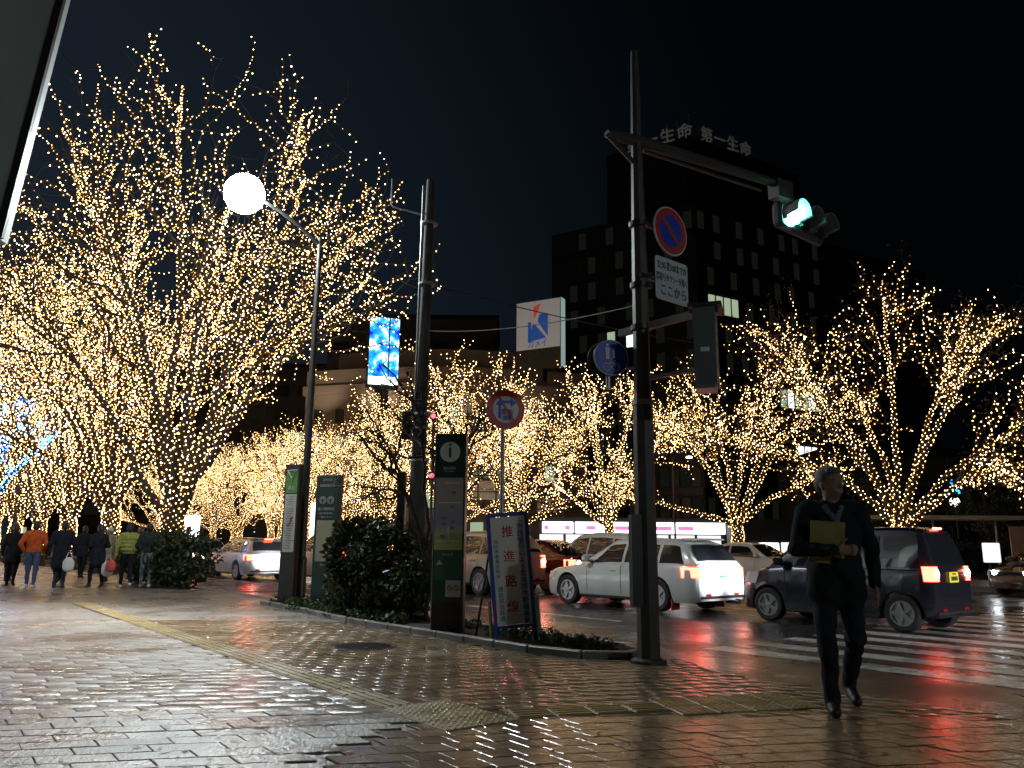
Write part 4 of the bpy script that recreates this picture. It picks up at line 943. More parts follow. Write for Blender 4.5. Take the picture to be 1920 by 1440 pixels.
car('black_sedan', 'black sedan facing the camera with one glaring headlight at the right edge', 'car', 0, 0, sedan(paint('gloss black', (.012,.013,.016), .3, .2), beam=20), heading=math.radians(205), lights='head', loc=(17.3, 24.6, ROAD_Z+.004))
car('grey_hatchback', 'grey hatchback waiting behind the black minivan, outside the right edge', 'car', -9.3, 7.1, suv(paint('mid grey', (.12,.12,.13), .4, .3), beam=700), lights='head')
tx = car('white_taxi', 'small white saloon taxi far off between the signal pole and the minivan', 'taxi', 13.2, 18.4, sedan(P_WHITE), heading=UANG+math.pi, lights='head')

# ------------------------------------------------------------------ people (one continuous surface each, grown from a distance field)
def surface(prims, res, k=.03):
    """prims: ('c', a, b, ra, rb, label) tapered capsule | ('e', centre, radii, label, yaw) ellipsoid. Naive surface nets."""
    P = []
    for p in prims:
        if p[0] == 'c':
            a, b = np.array(p[1], float), np.array(p[2], float); m = max(p[3], p[4]); P.append((np.minimum(a, b)-m, np.maximum(a, b)+m))
        else:
            c, r = np.array(p[1], float), np.array(p[2], float); m = max(r); P.append((c-m, c+m))
    lo = np.min([q[0] for q in P], 0)-.05; hi = np.max([q[1] for q in P], 0)+.05
    n = np.ceil((hi-lo)/res).astype(int)+2
    D = np.full(n, 1.0, np.float32); R = np.full(n, 1.0, np.float32); Lb = np.zeros(n, np.int16)
    for p, (l, h) in zip(prims, P):
        i0 = np.maximum(0, ((l-.08-lo)/res).astype(int)); i1 = np.minimum(n, ((h+.08-lo)/res).astype(int)+2)
        ax = [lo[d]+res*np.arange(i0[d], i1[d]) for d in range(3)]
        X, Y, Z = np.meshgrid(*ax, indexing='ij'); Q = np.stack([X, Y, Z], -1)
        if p[0] == 'c':
            a, b = np.array(p[1], float), np.array(p[2], float); ab = b-a; t = np.clip(((Q-a)@ab)/(ab@ab+1e-12), 0, 1)
            d = np.linalg.norm(Q-a-t[..., None]*ab, axis=-1)-(p[3]+(p[4]-p[3])*t); lb = p[5]
        else:
            c, r = np.array(p[1], float), np.array(p[2], float); q = Q-c; yaw = p[4] if len(p) > 4 else 0
            if yaw: ca, sa = math.cos(yaw), math.sin(yaw); q = np.stack([q[...,0]*ca+q[...,1]*sa, -q[...,0]*sa+q[...,1]*ca, q[...,2]], -1)
            k0 = np.linalg.norm(q/r, axis=-1); k1 = np.linalg.norm(q/(r*r), axis=-1); d = k0*(k0-1)/(k1+1e-9); lb = p[3]
        sl = tuple(slice(i0[d_], i1[d_]) for d_ in range(3)); d = d.astype(np.float32)
        o = D[sl]; hh = np.clip(.5+.5*(o-d)/k, 0, 1); D[sl] = o*(1-hh)+d*hh-k*hh*(1-hh)
        m = d < R[sl]; R[sl] = np.where(m, d, R[sl]); Lb[sl] = np.where(m, lb, Lb[sl])
    ins = D < 0; n1 = n-1
    corners = [(i, j, l) for i in (0,1) for j in (0,1) for l in (0,1)]
    cnt = sum(ins[i:n1[0]+i, j:n1[1]+j, l:n1[2]+l].astype(np.int8) for i, j, l in corners)
    act = (cnt > 0) & (cnt < 8); idx = np.full(n1, -1, np.int64); idx[act] = np.arange(act.sum())
    cells = np.argwhere(act); acc = np.zeros((len(cells), 3)); num = np.zeros(len(cells))
    for a in corners:
        for ax_ in range(3):
            if a[ax_]: continue
            b = list(a); b[ax_] = 1
            da = D[tuple((cells+a).T)]; db = D[tuple((cells+b).T)]; x = (da < 0) != (db < 0)
            t = da/(da-db+1e-12); pt = cells+np.array(a)+np.eye(3)[ax_]*t[:, None]
            acc[x] += pt[x]; num[x] += 1
    V_ = lo+res*acc/num[:, None]; lab = Lb[tuple(np.round(acc/num[:, None]).astype(int).T)]
    F_ = []
    for ax_ in range(3):
        b1, b2 = [d for d in range(3) if d != ax_]
        A_ = [slice(0, -1)]*3; B_ = [slice(0, -1)]*3; B_[ax_] = slice(1, None); A_[ax_] = slice(0, -1)
        for d in (b1, b2): A_[d] = slice(1, -1); B_[d] = slice(1, -1)
        sA, sB = ins[tuple(A_)], ins[tuple(B_)]; e = np.argwhere(sA != sB)
        off = np.zeros(3, int); off[b1] = 1; off[b2] = 1; g = e+off
        flip = sA[tuple(e.T)]
        q = []
        for o1, o2 in ((0,0),(1,0),(1,1),(0,1)):
            c = g.copy(); c[:, b1] -= o1; c[:, b2] -= o2; q.append(idx[tuple(c.T)])
        q = np.stack(q, 1); sw = flip if ax_ != 1 else ~flip
        q[~sw] = q[~sw][:, ::-1]; F_.append(q)
    F_ = np.concatenate(F_); return V_, F_, lab
def folds(V_, F_, lab, cloth_ids, amp, seed):
    n = np.zeros_like(V_); a, b, c, d = (V_[F_[:,k]] for k in range(4)); fn = np.cross(c-a, d-b)
    for k in range(4): np.add.at(n, F_[:,k], fn)
    n /= (np.linalg.norm(n, axis=1, keepdims=True)+1e-9); x, y, z = V_.T
    w_ = np.sin(z*38+7*np.sin(x*9+seed)+5*np.sin(y*11))*.6 + np.sin(z*17-x*26+4*np.sin(y*14+seed))*.5 + np.sin(x*47+z*23+seed)*.3
    m = np.isin(lab, cloth_ids); V_[m] += n[m]*(amp*w_[m])[:,None]
    return V_
def cloth(name, col, rough=.85): return mat('cloth ' + name, col, rough, noise=.25, nscale=14, bump=.4, bscale=22, spec=.2)
M_SKIN = mat('skin', (.30,.185,.13), .55); M_HAIR = mat('black hair', (.014,.012,.011), .5); M_HAIRG = mat('grey hair', (.10,.095,.09), .6, bump=.8, bscale=90)
M_SHOE = mat('dark shoes', (.02,.018,.017), .5); M_SHOEW = mat('white shoes', (.6,.6,.6), .6)
def person(loc, face, h, top, bottom, label, shoe=None, coat=.0, step=.2, hair=None, bulk=1.0, arm='down', hat=None, seed=0, res=.022, longhair=False, group='people walking on the pavement'):
    """local +y is where the person faces; coat = how far below the hip the jacket reaches"""
    s = h/1.70; T, B, S, K = 0, 1, 2, 3; b = bulk
    hipz = .90; pr = []
    st = step
    for sd, ph in ((-1, 1), (1, -1)):
        hip = (sd*.085, 0, hipz); kn = (sd*.10, ph*st*.55+.03, .49); an = (sd*.095, ph*st-.02*(ph < 0), .10 + (.06 if ph < 0 and st > .1 else 0))
        pr += [('c', hip, kn, .088*b**.5, .062, B), ('c', kn, an, .062, .045, B)]
        ft = (an[0]+sd*.015, an[1]+.13, .045 if ph > 0 or st < .1 else .035); pr += [('c', (an[0], an[1]-.03, an[2]-.045), ft, .045, .036, S)]
        shd = (sd*.175*b, -.005, 1.385)
        if arm == 'pocket': el = (sd*.27*b, -.10, 1.12); ha = (sd*.20*b, .06, .94)
        elif arm == 'front': el = (sd*.25*b, -.02, 1.13); ha = (sd*.12, .24, 1.08)
        else: el = (sd*.25*b, -ph*st*.35-.03, 1.12); ha = (sd*.26*b, -ph*st*.6+.06, .87)
        pr += [('c', shd, el, .062*b, .050*b, T), ('c', el, ha, .050*b, .040*b, T), ('e', (ha[0], ha[1]+.03, ha[2]-.06), (.032,.045,.06), K)]
    pr += [('e', (0,0,1.24), (.19*b,.125*b,.25), T), ('e', (0,0,1.02), (.165*b,.12*b,.16), T), ('c', (-.13*b,0,1.40), (.13*b,0,1.40), .07*b, .07*b, T), ('e', (0,0,.92), (.15,.115,.10), B if coat <= 0 else T)]
    if coat > 0:
        for x in (-.07,.07): pr.append(('c', (x, 0, .98), (x*1.15, -.01, .90-coat), .115*b, .125*b, T))
    pr += [('c', (0,-.005,1.40), (0,.01,1.50), .055, .05, K), ('e', (0,.015,1.59), (.073,.092,.115), K), ('e', (0,.11,1.575), (.014,.02,.022), K), ('e', (-.076,.0,1.585), (.012,.022,.03), K), ('e', (.076,.0,1.585), (.012,.022,.03), K), ('c', (-.025,.095,1.535), (.025,.095,1.535), .008, .008, K)]
    if bulk > 1.12:
        for z in (1.02,1.12,1.22,1.32): pr.append(('e', (0,0,z), (.205*b,.145*b,.055), T))
    V_, F_, lab = surface(pr, res, .035)
    V_ = folds(V_, F_, lab, (0, 1), .007, len(label)); V_ = V_*s; V_[:,2] -= V_[:,2].min()
    o = link('person', fast_mesh('person', V_, F_, [top, bottom, shoe or M_SHOE, M_SKIN], lab[F_[:,0]], True)); o.location = loc; o.rotation_euler.z = face
    tag(o, label, 'person', group)
    hp = [('e', (0,-.012,1.625), (.083,.098,.098), 0), ('e', (0,-.035,1.565), (.080,.075,.09), 0)]
    if longhair: hp += [('c', (0,-.06,1.56), (0,-.075,1.36), .075, .05, 0)]
    if hat: hp = [('e', (0,-.005,1.645), (.088,.104,.085), 0), ('e', (0,-.005,1.60), (.09,.106,.035), 0)]
    hv, hf, _ = surface(hp, .016, .02); link('hat' if hat else 'hair', fast_mesh('hair', hv*s, hf, [hat or hair or M_HAIR], None, True), o)
    return o
def px_ground(X, Y): return (X, Y, 0)
away = math.radians(35)
C_OR = cloth('orange', (.50,.085,.02)); C_JEAN = cloth('denim', (.06,.085,.15)); C_NAVY = cloth('navy', (.012,.014,.022)); C_BLK = cloth('black', (.010,.010,.011)); C_DJ = cloth('dark denim', (.03,.04,.075))
C_LIME = cloth('olive lime', (.24,.25,.06)); C_GREYJ = cloth('grey denim', (.22,.26,.29)); C_CHAR = cloth('charcoal', (.025,.027,.03)); C_BEI = cloth('beige', (.28,.24,.17)); C_BRN = cloth('brown', (.08,.06,.04)); C_WHT = cloth('white', (.6,.6,.6))
Gp = 'people walking on the pavement'
person((-12.30,21.1,0), math.radians(20), 1.68, C_OR, C_JEAN, 'person in an orange hooded jacket and blue jeans seen from behind', M_SHOEW, step=.10, arm='pocket', bulk=1.1)
person((-11.62,21.2,0), math.radians(25), 1.70, C_NAVY, C_DJ, 'person in a long navy coat and dark jeans holding a white bag', coat=.30, step=.06, arm='down', bulk=1.12)
person((-10.78,21.4,0), math.radians(55), 1.62, C_NAVY, C_BLK, 'person in a dark coat and black boots, arms held forward', coat=.24, step=.14, arm='front', longhair=True)
person((-10.05,21.5,0), math.radians(30), 1.64, C_LIME, C_BLK, 'person in a lime puffer jacket and black trousers', M_SHOEW, step=.20, bulk=1.16)
person((-9.62,21.7,0), math.radians(25), 1.66, C_CHAR, C_GREYJ, 'person in a charcoal jacket and pale grey jeans at the right end of the group', M_SHOEW, step=.10, arm='pocket', bulk=1.05)
person((-13.30,21.9,0), math.radians(20), 1.62, C_BLK, C_BLK, 'person all in black at the left edge of the photo', step=.12, coat=.2)
person((-13.0,23.8,0), math.radians(190), 1.66, C_BRN, C_BLK, 'person in a brown jacket coming towards the camera behind the orange jacket', step=.15)
person((-12.1,24.6,0), math.radians(170), 1.60, C_BEI, C_BRN, 'person in a beige coat half hidden between the orange and navy coats', coat=.25, step=.1, hat=C_WHT)
person((-14.9,24.4,0), math.radians(10), 1.64, C_CHAR, C_BLK, 'person in a charcoal coat far left behind the one in black', step=.1, coat=.25)
person((-11.3,24.9,0), math.radians(150), 1.64, C_BLK, C_DJ, 'person in a black jacket behind the one with arms held forward', step=.1)
person((-13.9,26.6,0), math.radians(5), 1.66, C_NAVY, C_BLK, 'person in navy farther off at the far left', step=.15, coat=.1)
def bag(loc, w_, h_, label, m, tip=None):
    o = empty('carrier_bag', loc, .4, label, 'bag', 'bags carried by the people')
    V_, F_, _ = surface([('e', (0,0,h_*.38), (w_*.5,w_*.22,h_*.36), 0), ('e', (0,0,h_*.2), (w_*.46,w_*.24,h_*.2), 0)], .018, .03); link('sack', fast_mesh('sack', V_, F_, [m], None, True), o)
    mb = MB(); mb.tube([(-w_*.25,0,h_*.68),(-w_*.08,0,h_*.98),(w_*.08,0,h_*.98),(w_*.25,0,h_*.68)], .008, 5); mb.build('handle', m, o)
M_BAGW = mat('white plastic bag', (.62,.62,.60), .45); M_BAGR = mat('red plastic bag', (.45,.06,.06), .45)
bag((-11.30,20.98,.42), .28, .50, 'white carrier bag hanging beside the navy coat', M_BAGW); bag((-10.42,21.25,.30), .30, .55, 'white carrier bag held low left of the lime jacket', M_BAGW); bag((-10.28,21.12,.42), .26, .42, 'red and white carrier bag in front of the lime jacket', M_BAGR)

# the man crossing in front with a yellow folder
def crossing_man():
    J, Tr, S, K, Sh = 0, 1, 2, 3, 4
    # +y = facing the camera side after rotation; x = his right is -x
    pr = [('c', (-.095,.0,.95), (-.11,.10,.52), .098, .070, Tr), ('c', (-.11,.10,.52), (-.10,.12,.10), .070, .052, Tr), ('c', (-.10,.08,.06), (-.115,.26,.045), .050, .040, S),
          ('c', (.095,.0,.95), (.115,-.02,.52), .098, .070, Tr), ('c', (.115,-.02,.52), (.11,-.30,.17), .070, .050, Tr), ('c', (.11,-.33,.13), (.125,-.17,.05), .048, .038, S),
          ('e', (0,0,1.27), (.205,.135,.27), J), ('e', (0,.01,1.05), (.195,.14,.20), J), ('c', (-.15,0,1.46), (.15,0,1.46), .078, .078, J), ('c', (-.07,0,1.0), (-.08,.01,.84), .135, .13, J), ('c', (.07,0,1.0), (.08,-.01,.84), .135, .13, J),
          # his right arm bends across the chest
          ('c', (-.20,0,1.44), (-.285,.10,1.17), .070, .058, J), ('c', (-.285,.10,1.17), (-.06,.235,1.16), .056, .044, J),
          # his left arm hangs, elbow a little out
          ('c', (.20,0,1.44), (.285,-.05,1.17), .070, .058, J), ('c', (.285,-.05,1.17), (.27,.03,.93), .056, .044, J),
          ('c', (0,-.01,1.46), (.005,.015,1.58), .060, .054, K), ('e', (0,.02,1.665), (.077,.096,.122), K), ('e', (0,.035,1.61), (.060,.075,.07), K), ('c', (0,.115,1.675), (.0,.132,1.64), .010, .016, K),
          ('e', (-.08,.01,1.655), (.012,.024,.034), K), ('e', (.08,.01,1.655), (.012,.024,.034), K), ('c', (-.024,.108,1.595), (.024,.108,1.595), .008, .008, K), ('c', (-.05,.098,1.70), (-.015,.110,1.695), .010, .010, K), ('c', (.05,.098,1.70), (.015,.110,1.695), .010, .010, K),
          ('c', (-.06,.065,1.47), (.0,.13,1.37), .022, .016, Sh), ('c', (.06,.065,1.47), (.0,.13,1.37), .022, .016, Sh)]
    # right hand: palm and five fingers closing on the folder edge
    hc = np.array((-.015,.235,1.165)); pr.append(('e', tuple(hc+(.03,0,.0)), (.045,.018,.040), K))
    for i, (dz, L) in enumerate(((.030,.070),(.010,.078),(-.011,.073),(-.031,.058))):
        a = hc+np.array((.065,.0,dz)); b_ = a+np.array((L*.55,.012,0)); c = b_+np.array((L*.35,-.016,-.004)); pr += [('c', tuple(a), tuple(b_), .0095, .009, K), ('c', tuple(b_), tuple(c), .009, .0075, K)]
    pr += [('c', tuple(hc+(.01,.01,.03)), tuple(hc+(.035,.024,.068)), .011, .010, K), ('c', tuple(hc+(.035,.024,.068)), tuple(hc+(.062,.020,.080)), .010, .008, K)]
    lc = np.array((.268,.05,.85)); pr.append(('e', tuple(lc), (.020,.040,.048), K))
    for i, (dy, L) in enumerate(((.028,.070),(.009,.078),(-.010,.073),(-.028,.058))):
        a = lc+np.array((0,dy,-.035)); b_ = a+np.array((-.006,.008,-L*.55)); c = b_+np.array((-.014,.006,-L*.35)); pr += [('c', tuple(a), tuple(b_), .0095, .009, K), ('c', tuple(b_), tuple(c), .009, .0075, K)]
    pr += [('c', tuple(lc+(-.004,.035,.01)), tuple(lc+(-.012,.062,-.025)), .011, .010, K), ('c', tuple(lc+(-.012,.062,-.025)), tuple(lc+(-.016,.066,-.055)), .010, .008, K)]
    hy = math.radians(30); ch_, sh_ = math.cos(hy), math.sin(hy)
    def hd_(p): return (p[0]*ch_-p[1]*sh_, p[0]*sh_+p[1]*ch_, p[2])
    def mir(p, z): q = (-p[0], p[1], p[2]); return hd_(q) if z else q
    out = []
    for p in pr:
        if p[0] == 'c': z = min(p[1][2], p[2][2]) > 1.58; out.append(('c', mir(p[1], z), mir(p[2], z), p[3], p[4], p[5]))
        else: z = p[1][2] > 1.58; out.append(('e', mir(p[1], z), p[2], p[3], hy if z else 0))
    V_, F_, lab = surface(out, .0085, .018); V_ = folds(V_, F_, lab, (0, 1), .0065, 3.0); V_[:,2] -= V_[:,2].min()
    ms = [cloth('man jacket', (.013,.015,.018)), cloth('man trousers', (.016,.019,.026)), M_SHOE, M_SKIN, cloth('pale blue shirt', (.13,.16,.21))]
    o = link('person', fast_mesh('person', V_, F_, ms, lab[F_[:,0]], True))
    o.location = (2.50, 6.32, 0); o.rotation_euler.z = math.radians(170)
    tag(o, 'grey-haired person in a dark jacket crossing on the right with a yellow folder', 'person')
    hv, hf, _ = surface([('e', (0,-.012,1.712), (.087,.104,.088), 0), ('e', (0,-.045,1.655), (.086,.076,.085), 0), ('e', (-.072,-.0,1.69), (.022,.045,.05), 0), ('e', (.072,-.0,1.69), (.022,.045,.05), 0), ('e', (.02,.075,1.755), (.06,.035,.028), 0)], .01, .02)
    hv = np.stack([hv[:,0]*ch_-hv[:,1]*sh_, hv[:,0]*sh_+hv[:,1]*ch_, hv[:,2]], 1)
    link('hair', fast_mesh('hair', hv, hf, [M_HAIRG], None, True), o)
    o.scale = (1.02,)*3
    f = empty('folder', (0,0,0), 0, 'yellow document folder held against the chest of the grey-haired person', 'folder')
    f.matrix_world = Matrix.Translation((2.50,6.32,0)) @ Matrix.Rotation(math.radians(170), 4, 'Z') @ Matrix.Translation((.075,.155,1.235)) @ Matrix.Rotation(math.radians(-8), 4, 'X') @ Matrix.Rotation(math.radians(-4), 4, 'Y')
    M_FOL = mat('yellow card', (.30,.26,.075), .6, noise=.08)
    mb = MB(); mb.bbox((0,.006,0),(.25,.004,.31),.0015); mb.build('front_cover', M_FOL, f)
    mb = MB(); mb.bbox((0,-.006,.004),(.25,.004,.315),.0015); mb.build('back_cover', M_FOL, f)
    mb = MB(); mb.box((0,0,0),(.24,.006,.295)); mb.build('papers', M_WHITE, f)
crossing_man()

# ------------------------------------------------------------------ buildings and far things
M_DARKW = mat('dark cladding', (.009,.009,.010), .5, noise=.2, nscale=.3); M_SPAN = mat('spandrel', (.006,.006,.007), .4)
M_WIN = mat('unlit office pane', (.012,.014,.015), .35, noise=.25, nscale=.4); M_WINLIT = emis('lit office pane', (.62,.78,.52), .55); M_WINLIT2 = emis('bright office pane', (.85,.95,.95), 1.6); M_WINDIM = emis('dim office pane', (.45,.50,.38), .012)
o = empty('office_building', (21.7,90,0), 0, 'tall dark office building with rows of windows and roof letters behind the signal pole', 'building')
Cn = Vector((0,0,0)); dl = Vector((-.85,.527,0)); dr = Vector((.86,.51,0)); LL, LR, HB = 19.5, 46.0, 41.5
pts = [Cn, Cn+dr*LR, Cn+dr*LR+dl*LL, Cn+dl*LL]
mb = MB(); mb.prism([(p.x,p.y) for p in pts], 0, HB); mb.build('wall', M_DARKW, o)
mb = MB(); mb.prism([(p.x,p.y) for p in [Cn+dl*3+dr*3, Cn+dr*24+dl*3, Cn+dr*24+dl*14, Cn+dl*14+dr*3]], HB, HB+10.8); mb.build('roof_house', M_SPAN, o)
pane = {}
def pane_mesh(m):
    if m.name not in pane:
        b_ = MB(); b_.bbox((0,0,0),(1.02,.10,2.2),.03); pane[m.name] = b_.mesh('window', [m])
    return pane[m.name]
FH = 3.42
for fdir, Lf, nm in ((dl, LL, 'L'), (dr, LR, 'R')):
    nrm_ = Vector((fdir.y, -fdir.x, 0)) if nm == 'R' else Vector((-fdir.y, fdir.x, 0))
    if nrm_.y > 0: nrm_ = -nrm_
    ang = math.atan2(fdir.y, fdir.x); nw = int(Lf/1.28) if nm == 'L' else 17
    for fl_ in range(1, 12):
        z = 1.0+FH*fl_
        mb = MB(); mb.box(fdir*Lf/2+nrm_*.12+Vector((0,0,z-.62)), (Lf-.3,.22,.95), ang); mb.build('spandrel', M_SPAN, o)
        if fl_ in (2, 4, 5) and nm == 'R': rng = range(0, 17)
        else: rng = range(nw) if nm == 'R' else range(0, min(nw, 13))
        for k in rng:
            lit = None
            if nm == 'R' and fl_ == 8 and 1 <= k <= 4: lit = M_WINLIT
            elif nm == 'L' and fl_ == 7 and k in (5, 6, 8): lit = M_WINLIT2 if k != 8 else M_WINLIT
            elif nm == 'R' and fl_ == 5 and 10 <= k <= 16: lit = M_WINLIT2 if k in (11, 14) else M_WINLIT
            elif nm == 'R' and fl_ == 3 and 12 <= k <= 14: lit = M_WINLIT2
            elif (k*7+fl_*13) % 11 < 4: lit = M_WINDIM
            wn = link('window', pane_mesh(lit or M_WIN), o); wn.location = fdir*(.9+1.28*k)+nrm_*.06+Vector((0,0,z+1.05)); wn.rotation_euler.z = ang
M_LET = mat('roof letters', (.5,.5,.5), .5, emit=(.6,.65,.65), es=.025)
def roof_text(body, start, fdir, size, gap):
    n_ = Vector((-fdir.y, fdir.x, 0)); n_ = n_ if n_.y < 0 else -n_
    r = Vector((0,0,1)).cross(n_); up = Vector((0,0,1))
    for k, ch in enumerate(body):
        t = text('roof_letter', ch, size, M_LET, o, depth=.1)
        p = start + r*gap*k; t.matrix_local = Matrix(((r.x,0,n_.x,p.x),(r.y,0,n_.y,p.y),(0,1,0,p.z),(0,0,0,1)))
roof_text('第一生命', Vector((0,0,51.2))+dr*2.6, dr, 2.1, 2.25); roof_text('第一生命', Vector((0,0,51.2))+dl*7.6, dl, 2.1, 2.25)
for q, hh in ((Vector((-.8,4,52)),3.0),(Vector((1.0,5,52)),4.2),(Vector((-2.0,4,52)),2.2)):
    mb = MB(); mb.tube([q, q+Vector((0,0,hh))], .09, 5); mb.build('mast', M_STEEL, o)
# company rooftop sign building
M_LIT = mat('sign white panel', (.7,.72,.75), .5, emit=(.80,.84,.95), es=.10); M_LITS = emis('sign side panel', (.62,.85,.84), .38)
o = facing('roof_sign', (2.6,78,22.0), (-.55,-1), 'white illuminated rooftop sign with a red and blue letter K and katakana', 'sign')
mb = MB(); mb.box((0,0,-.5),(5.0,7.2,1.0)); mb.build('box', M_POLEG, o)
mb = MB(); mb.box((-.02,1.0,.02),(4.9,5.0,.03)); mb.build('front_panel', M_LIT, o)
mb = MB(); mb.box((2.52,.0,-.5),(.04,7.1,.96)); mb.build('side_panel', M_LITS, o)
MKR = mat('logo red', (.65,.05,.04), .5, emit=(.8,.10,.06), es=.28); MKB = mat('logo blue', (.02,.10,.42), .5, emit=(.03,.12,.5), es=.28)
fill(o, [(-.55,2.9),(.35,3.2),(-.35,1.75),(-.5,1.75)], .05, MKR, 'logo_red'); fill(o, [(.15,2.05),(1.1,2.05),(1.1,-.35),(-.05,1.3)], .05, MKB, 'logo_blue'); fill(o, [(-1.15,1.35),(-.8,1.35),(-.75,.55),(-.5,1.2),(.9,-.45),(-1.15,-.75)], .052, MKB, 'logo_blue')
text('lettering', 'カメイ', .95, MKB, o, (-.05,-1.0,.05), sx=.8, depth=.01)
mb = MB(); mb.box((-1.2,-4.2,-.5),(3.4,1.3,1.0)); mb.build('plinth', M_POLEG, o)
M_BEIGE = mat('beige stone', (.17,.13,.105), .7, noise=.15, nscale=.4); M_BEIGE2 = mat('pale beige band', (.17,.135,.11), .7)
o = empty('beige_building', (-7,84,0), 0, 'beige stone building with a curved roofline glowing behind the trees', 'building')
arc = [(-15+.0, 0)] + [(-15+30*t, -3.2*math.sin(math.pi*t)) for t in np.linspace(.05,.95,14)] + [(15,0),(15,16),(-15,16)]
mb = MB(); mb.prism(arc, 0, 19.2); mb.build('wall', M_BEIGE, o)
mb = MB(); mb.prism([(x*1.02, y-.25 if y < 1 else y) for x, y in arc], 16.6, 17.5); mb.build('cornice', M_BEIGE2, o)
mb = MB(); mb.prism([(x*.8, y*.9+1.5) for x, y in arc], 19.2, 21.5); mb.build('roof_storey', M_BEIGE2, o)
for fl_ in range(5):
    for k in range(12):
        t = .06+.88*k/11; x, y = -15+30*t, -3.2*math.sin(math.pi*t); mb = MB(); mb.bbox((x,y-.02,2.6+2.9*fl_),(1.3,.12,1.5),.03); wn = mb.build('window', M_WIN if (k*5+fl_*3) % 7 else M_WINLIT, o)
for x in (-13.2,-6.5,2,9):
    mb = MB(); mb.bbox((x,-3.3-(.5 if abs(x) < 8 else -.6),13.6),(.9,.5,.35),.05); fx = mb.build('floodlight', M_POLE, o)
    ld = bpy.data.lights.new('floodlight_beam', 'SPOT'); ld.energy = (900 if x < 0 else 160); ld.spot_size = math.radians(95); ld.spot_blend = .8; ld.color = (1,.82,.6); lo = bpy.data.objects.new('floodlight_beam', ld); C.objects.link(lo); lo.parent = o; lo.location = (x,-4.6,13.9); lo.rotation_euler = Vector((0,.6,.85)).to_track_quat('-Z','Y').to_euler()
# blue video screen
def screen_mat():
    m = bpy.data.materials.new('video screen'); m.use_nodes = True; nt = m.node_tree; nt.nodes.clear(); ou = nt.nodes.new('ShaderNodeOutputMaterial'); e = nt.nodes.new('ShaderNodeEmission'); e.inputs[1].default_value = 2.2
    tc = nt.nodes.new('ShaderNodeTexCoord'); nz = nt.nodes.new('ShaderNodeTexNoise'); nz.inputs['Scale'].default_value = .85; nz.inputs['Detail'].default_value = 5; cr = nt.nodes.new('ShaderNodeValToRGB')
    el = cr.color_ramp.elements; el[0].position = .36; el[0].color = (.005,.02,.55,1); el[1].position = .62; el[1].color = (.85,.95,1,1); k = el.new(.5); k.color = (.02,.35,.95,1)
    nt.links.new(tc.outputs['Object'], nz.inputs[0]); nt.links.new(nz.outputs[0], cr.inputs[0]); nt.links.new(cr.outputs[0], e.inputs[0]); nt.links.new(e.outputs[0], ou.inputs[0]); return m
o = facing('video_screen', (-11.9,72,18.6), (.3,-1), 'tall blue and white glowing video screen seen through the tree lights', 'screen')
mb = MB(); mb.box((0,0,-.35),(2.9,6.8,.6)); mb.build('cabinet', M_POLE, o)
SMT = screen_mat(); mb = MB(); mb.box((-.45,.1,-.02),(1.75,6.3,.05)); mb.build('left_face', SMT, o); mb = MB(); mb.box((.98,.1,-.02),(.85,6.3,.05)); mb.build('right_face', SMT, o)
mb = MB(); mb.box((-.1,-2.75,.02),(2.4,.75,.05)); mb.build('caption_strip', emis('caption', (.9,.95,1), 3), o)
mb = MB(); mb.box((0,-10.8,-.4),(1.2,14.8,.5)); mb.build('mast', M_POLE, o)
for nm, bx_, lab, col in (('dark_building', (-40,120,60,14,26), 'dark building mass behind the left rows of trees', (.03,.03,.032)), ('grey_building', (-13,108,22,14,30), 'grey dark building rising behind the video screen', (.04,.042,.046)), ('low_building', (52,75,50,12,9), 'low dark building behind the conifers on the right', (.03,.03,.03))):
    X, Y, wd, dp, hh = bx_; o = empty(nm, (X,Y,0), 0, lab, 'building'); m_ = mat('clad '+nm, col, .6, noise=.2, nscale=.3)
    mb = MB(); mb.box((0,0,hh/2),(wd,dp,hh)); mb.build('wall', m_, o); mb = MB(); mb.box((0,0,hh+.3),(wd+.4,dp+.4,.6)); mb.build('parapet', M_SPAN, o)
    for fl_ in range(int(hh/3.4)):
        for k in range(int(wd/3.2)):
            mb = MB(); mb.bbox((-wd/2+1.8+3.2*k,-dp/2-.02,2.2+3.4*fl_),(1.9,.12,1.6),.03); mb.build('window', (M_WINDIM if (k*3+fl_*5) % 4 else M_WINLIT) if (k+fl_*2) % 5 == 0 else M_WIN, o)
# convenience store across the street
M_STRIP = emis('store sign white', (1,.96,.97), 3.2); M_PINK = emis('store sign pink', (1,.18,.42), 1.6); M_STOREW = emis('store window', (.95,.97,1), 1.1)
o = empty('convenience_store', (9.3,62,0), 0, 'low shop with a long white and pink lit sign band across the street', 'shop')
mb = MB(); mb.box((0,4,1.65),(15.5,8,3.3)); mb.build('wall', M_DARKW, o)
for x0_, x1_ in ((-6.9,-4.55),(-4.4,1.2),(1.35,7.0)):
    mb = MB(); mb.bbox(((x0_+x1_)/2,-.15,2.52),(x1_-x0_,.25,.85),.03); mb.build('sign_band', M_STRIP, o)
for x, wd in ((-6.6,.3),(-5.0,.35),(-3.2,.7),(-.6,1.6),(1.9,2.0),(4.0,1.2)):
    mb = MB(); mb.box((x,-.285,2.50),(wd,.02,.30)); mb.build('sign_stripe', M_PINK, o)
for k in range(7):
    mb = MB(); mb.bbox((-6.2+2.0*k,-.03,1.15),(1.8,.06,1.7),.02); mb.build('window', M_STOREW if k not in (2,) else M_WIN, o)
mb = MB(); mb.bbox((-4.3,-.9,.95),(1.3,.3,1.8),.03); mb.build('pole_sign', M_STRIP, o)
o = empty('bright_shop', (17.4,54,0), 0, 'glaring white shopfront beyond the taxi left of the minivan', 'shop')
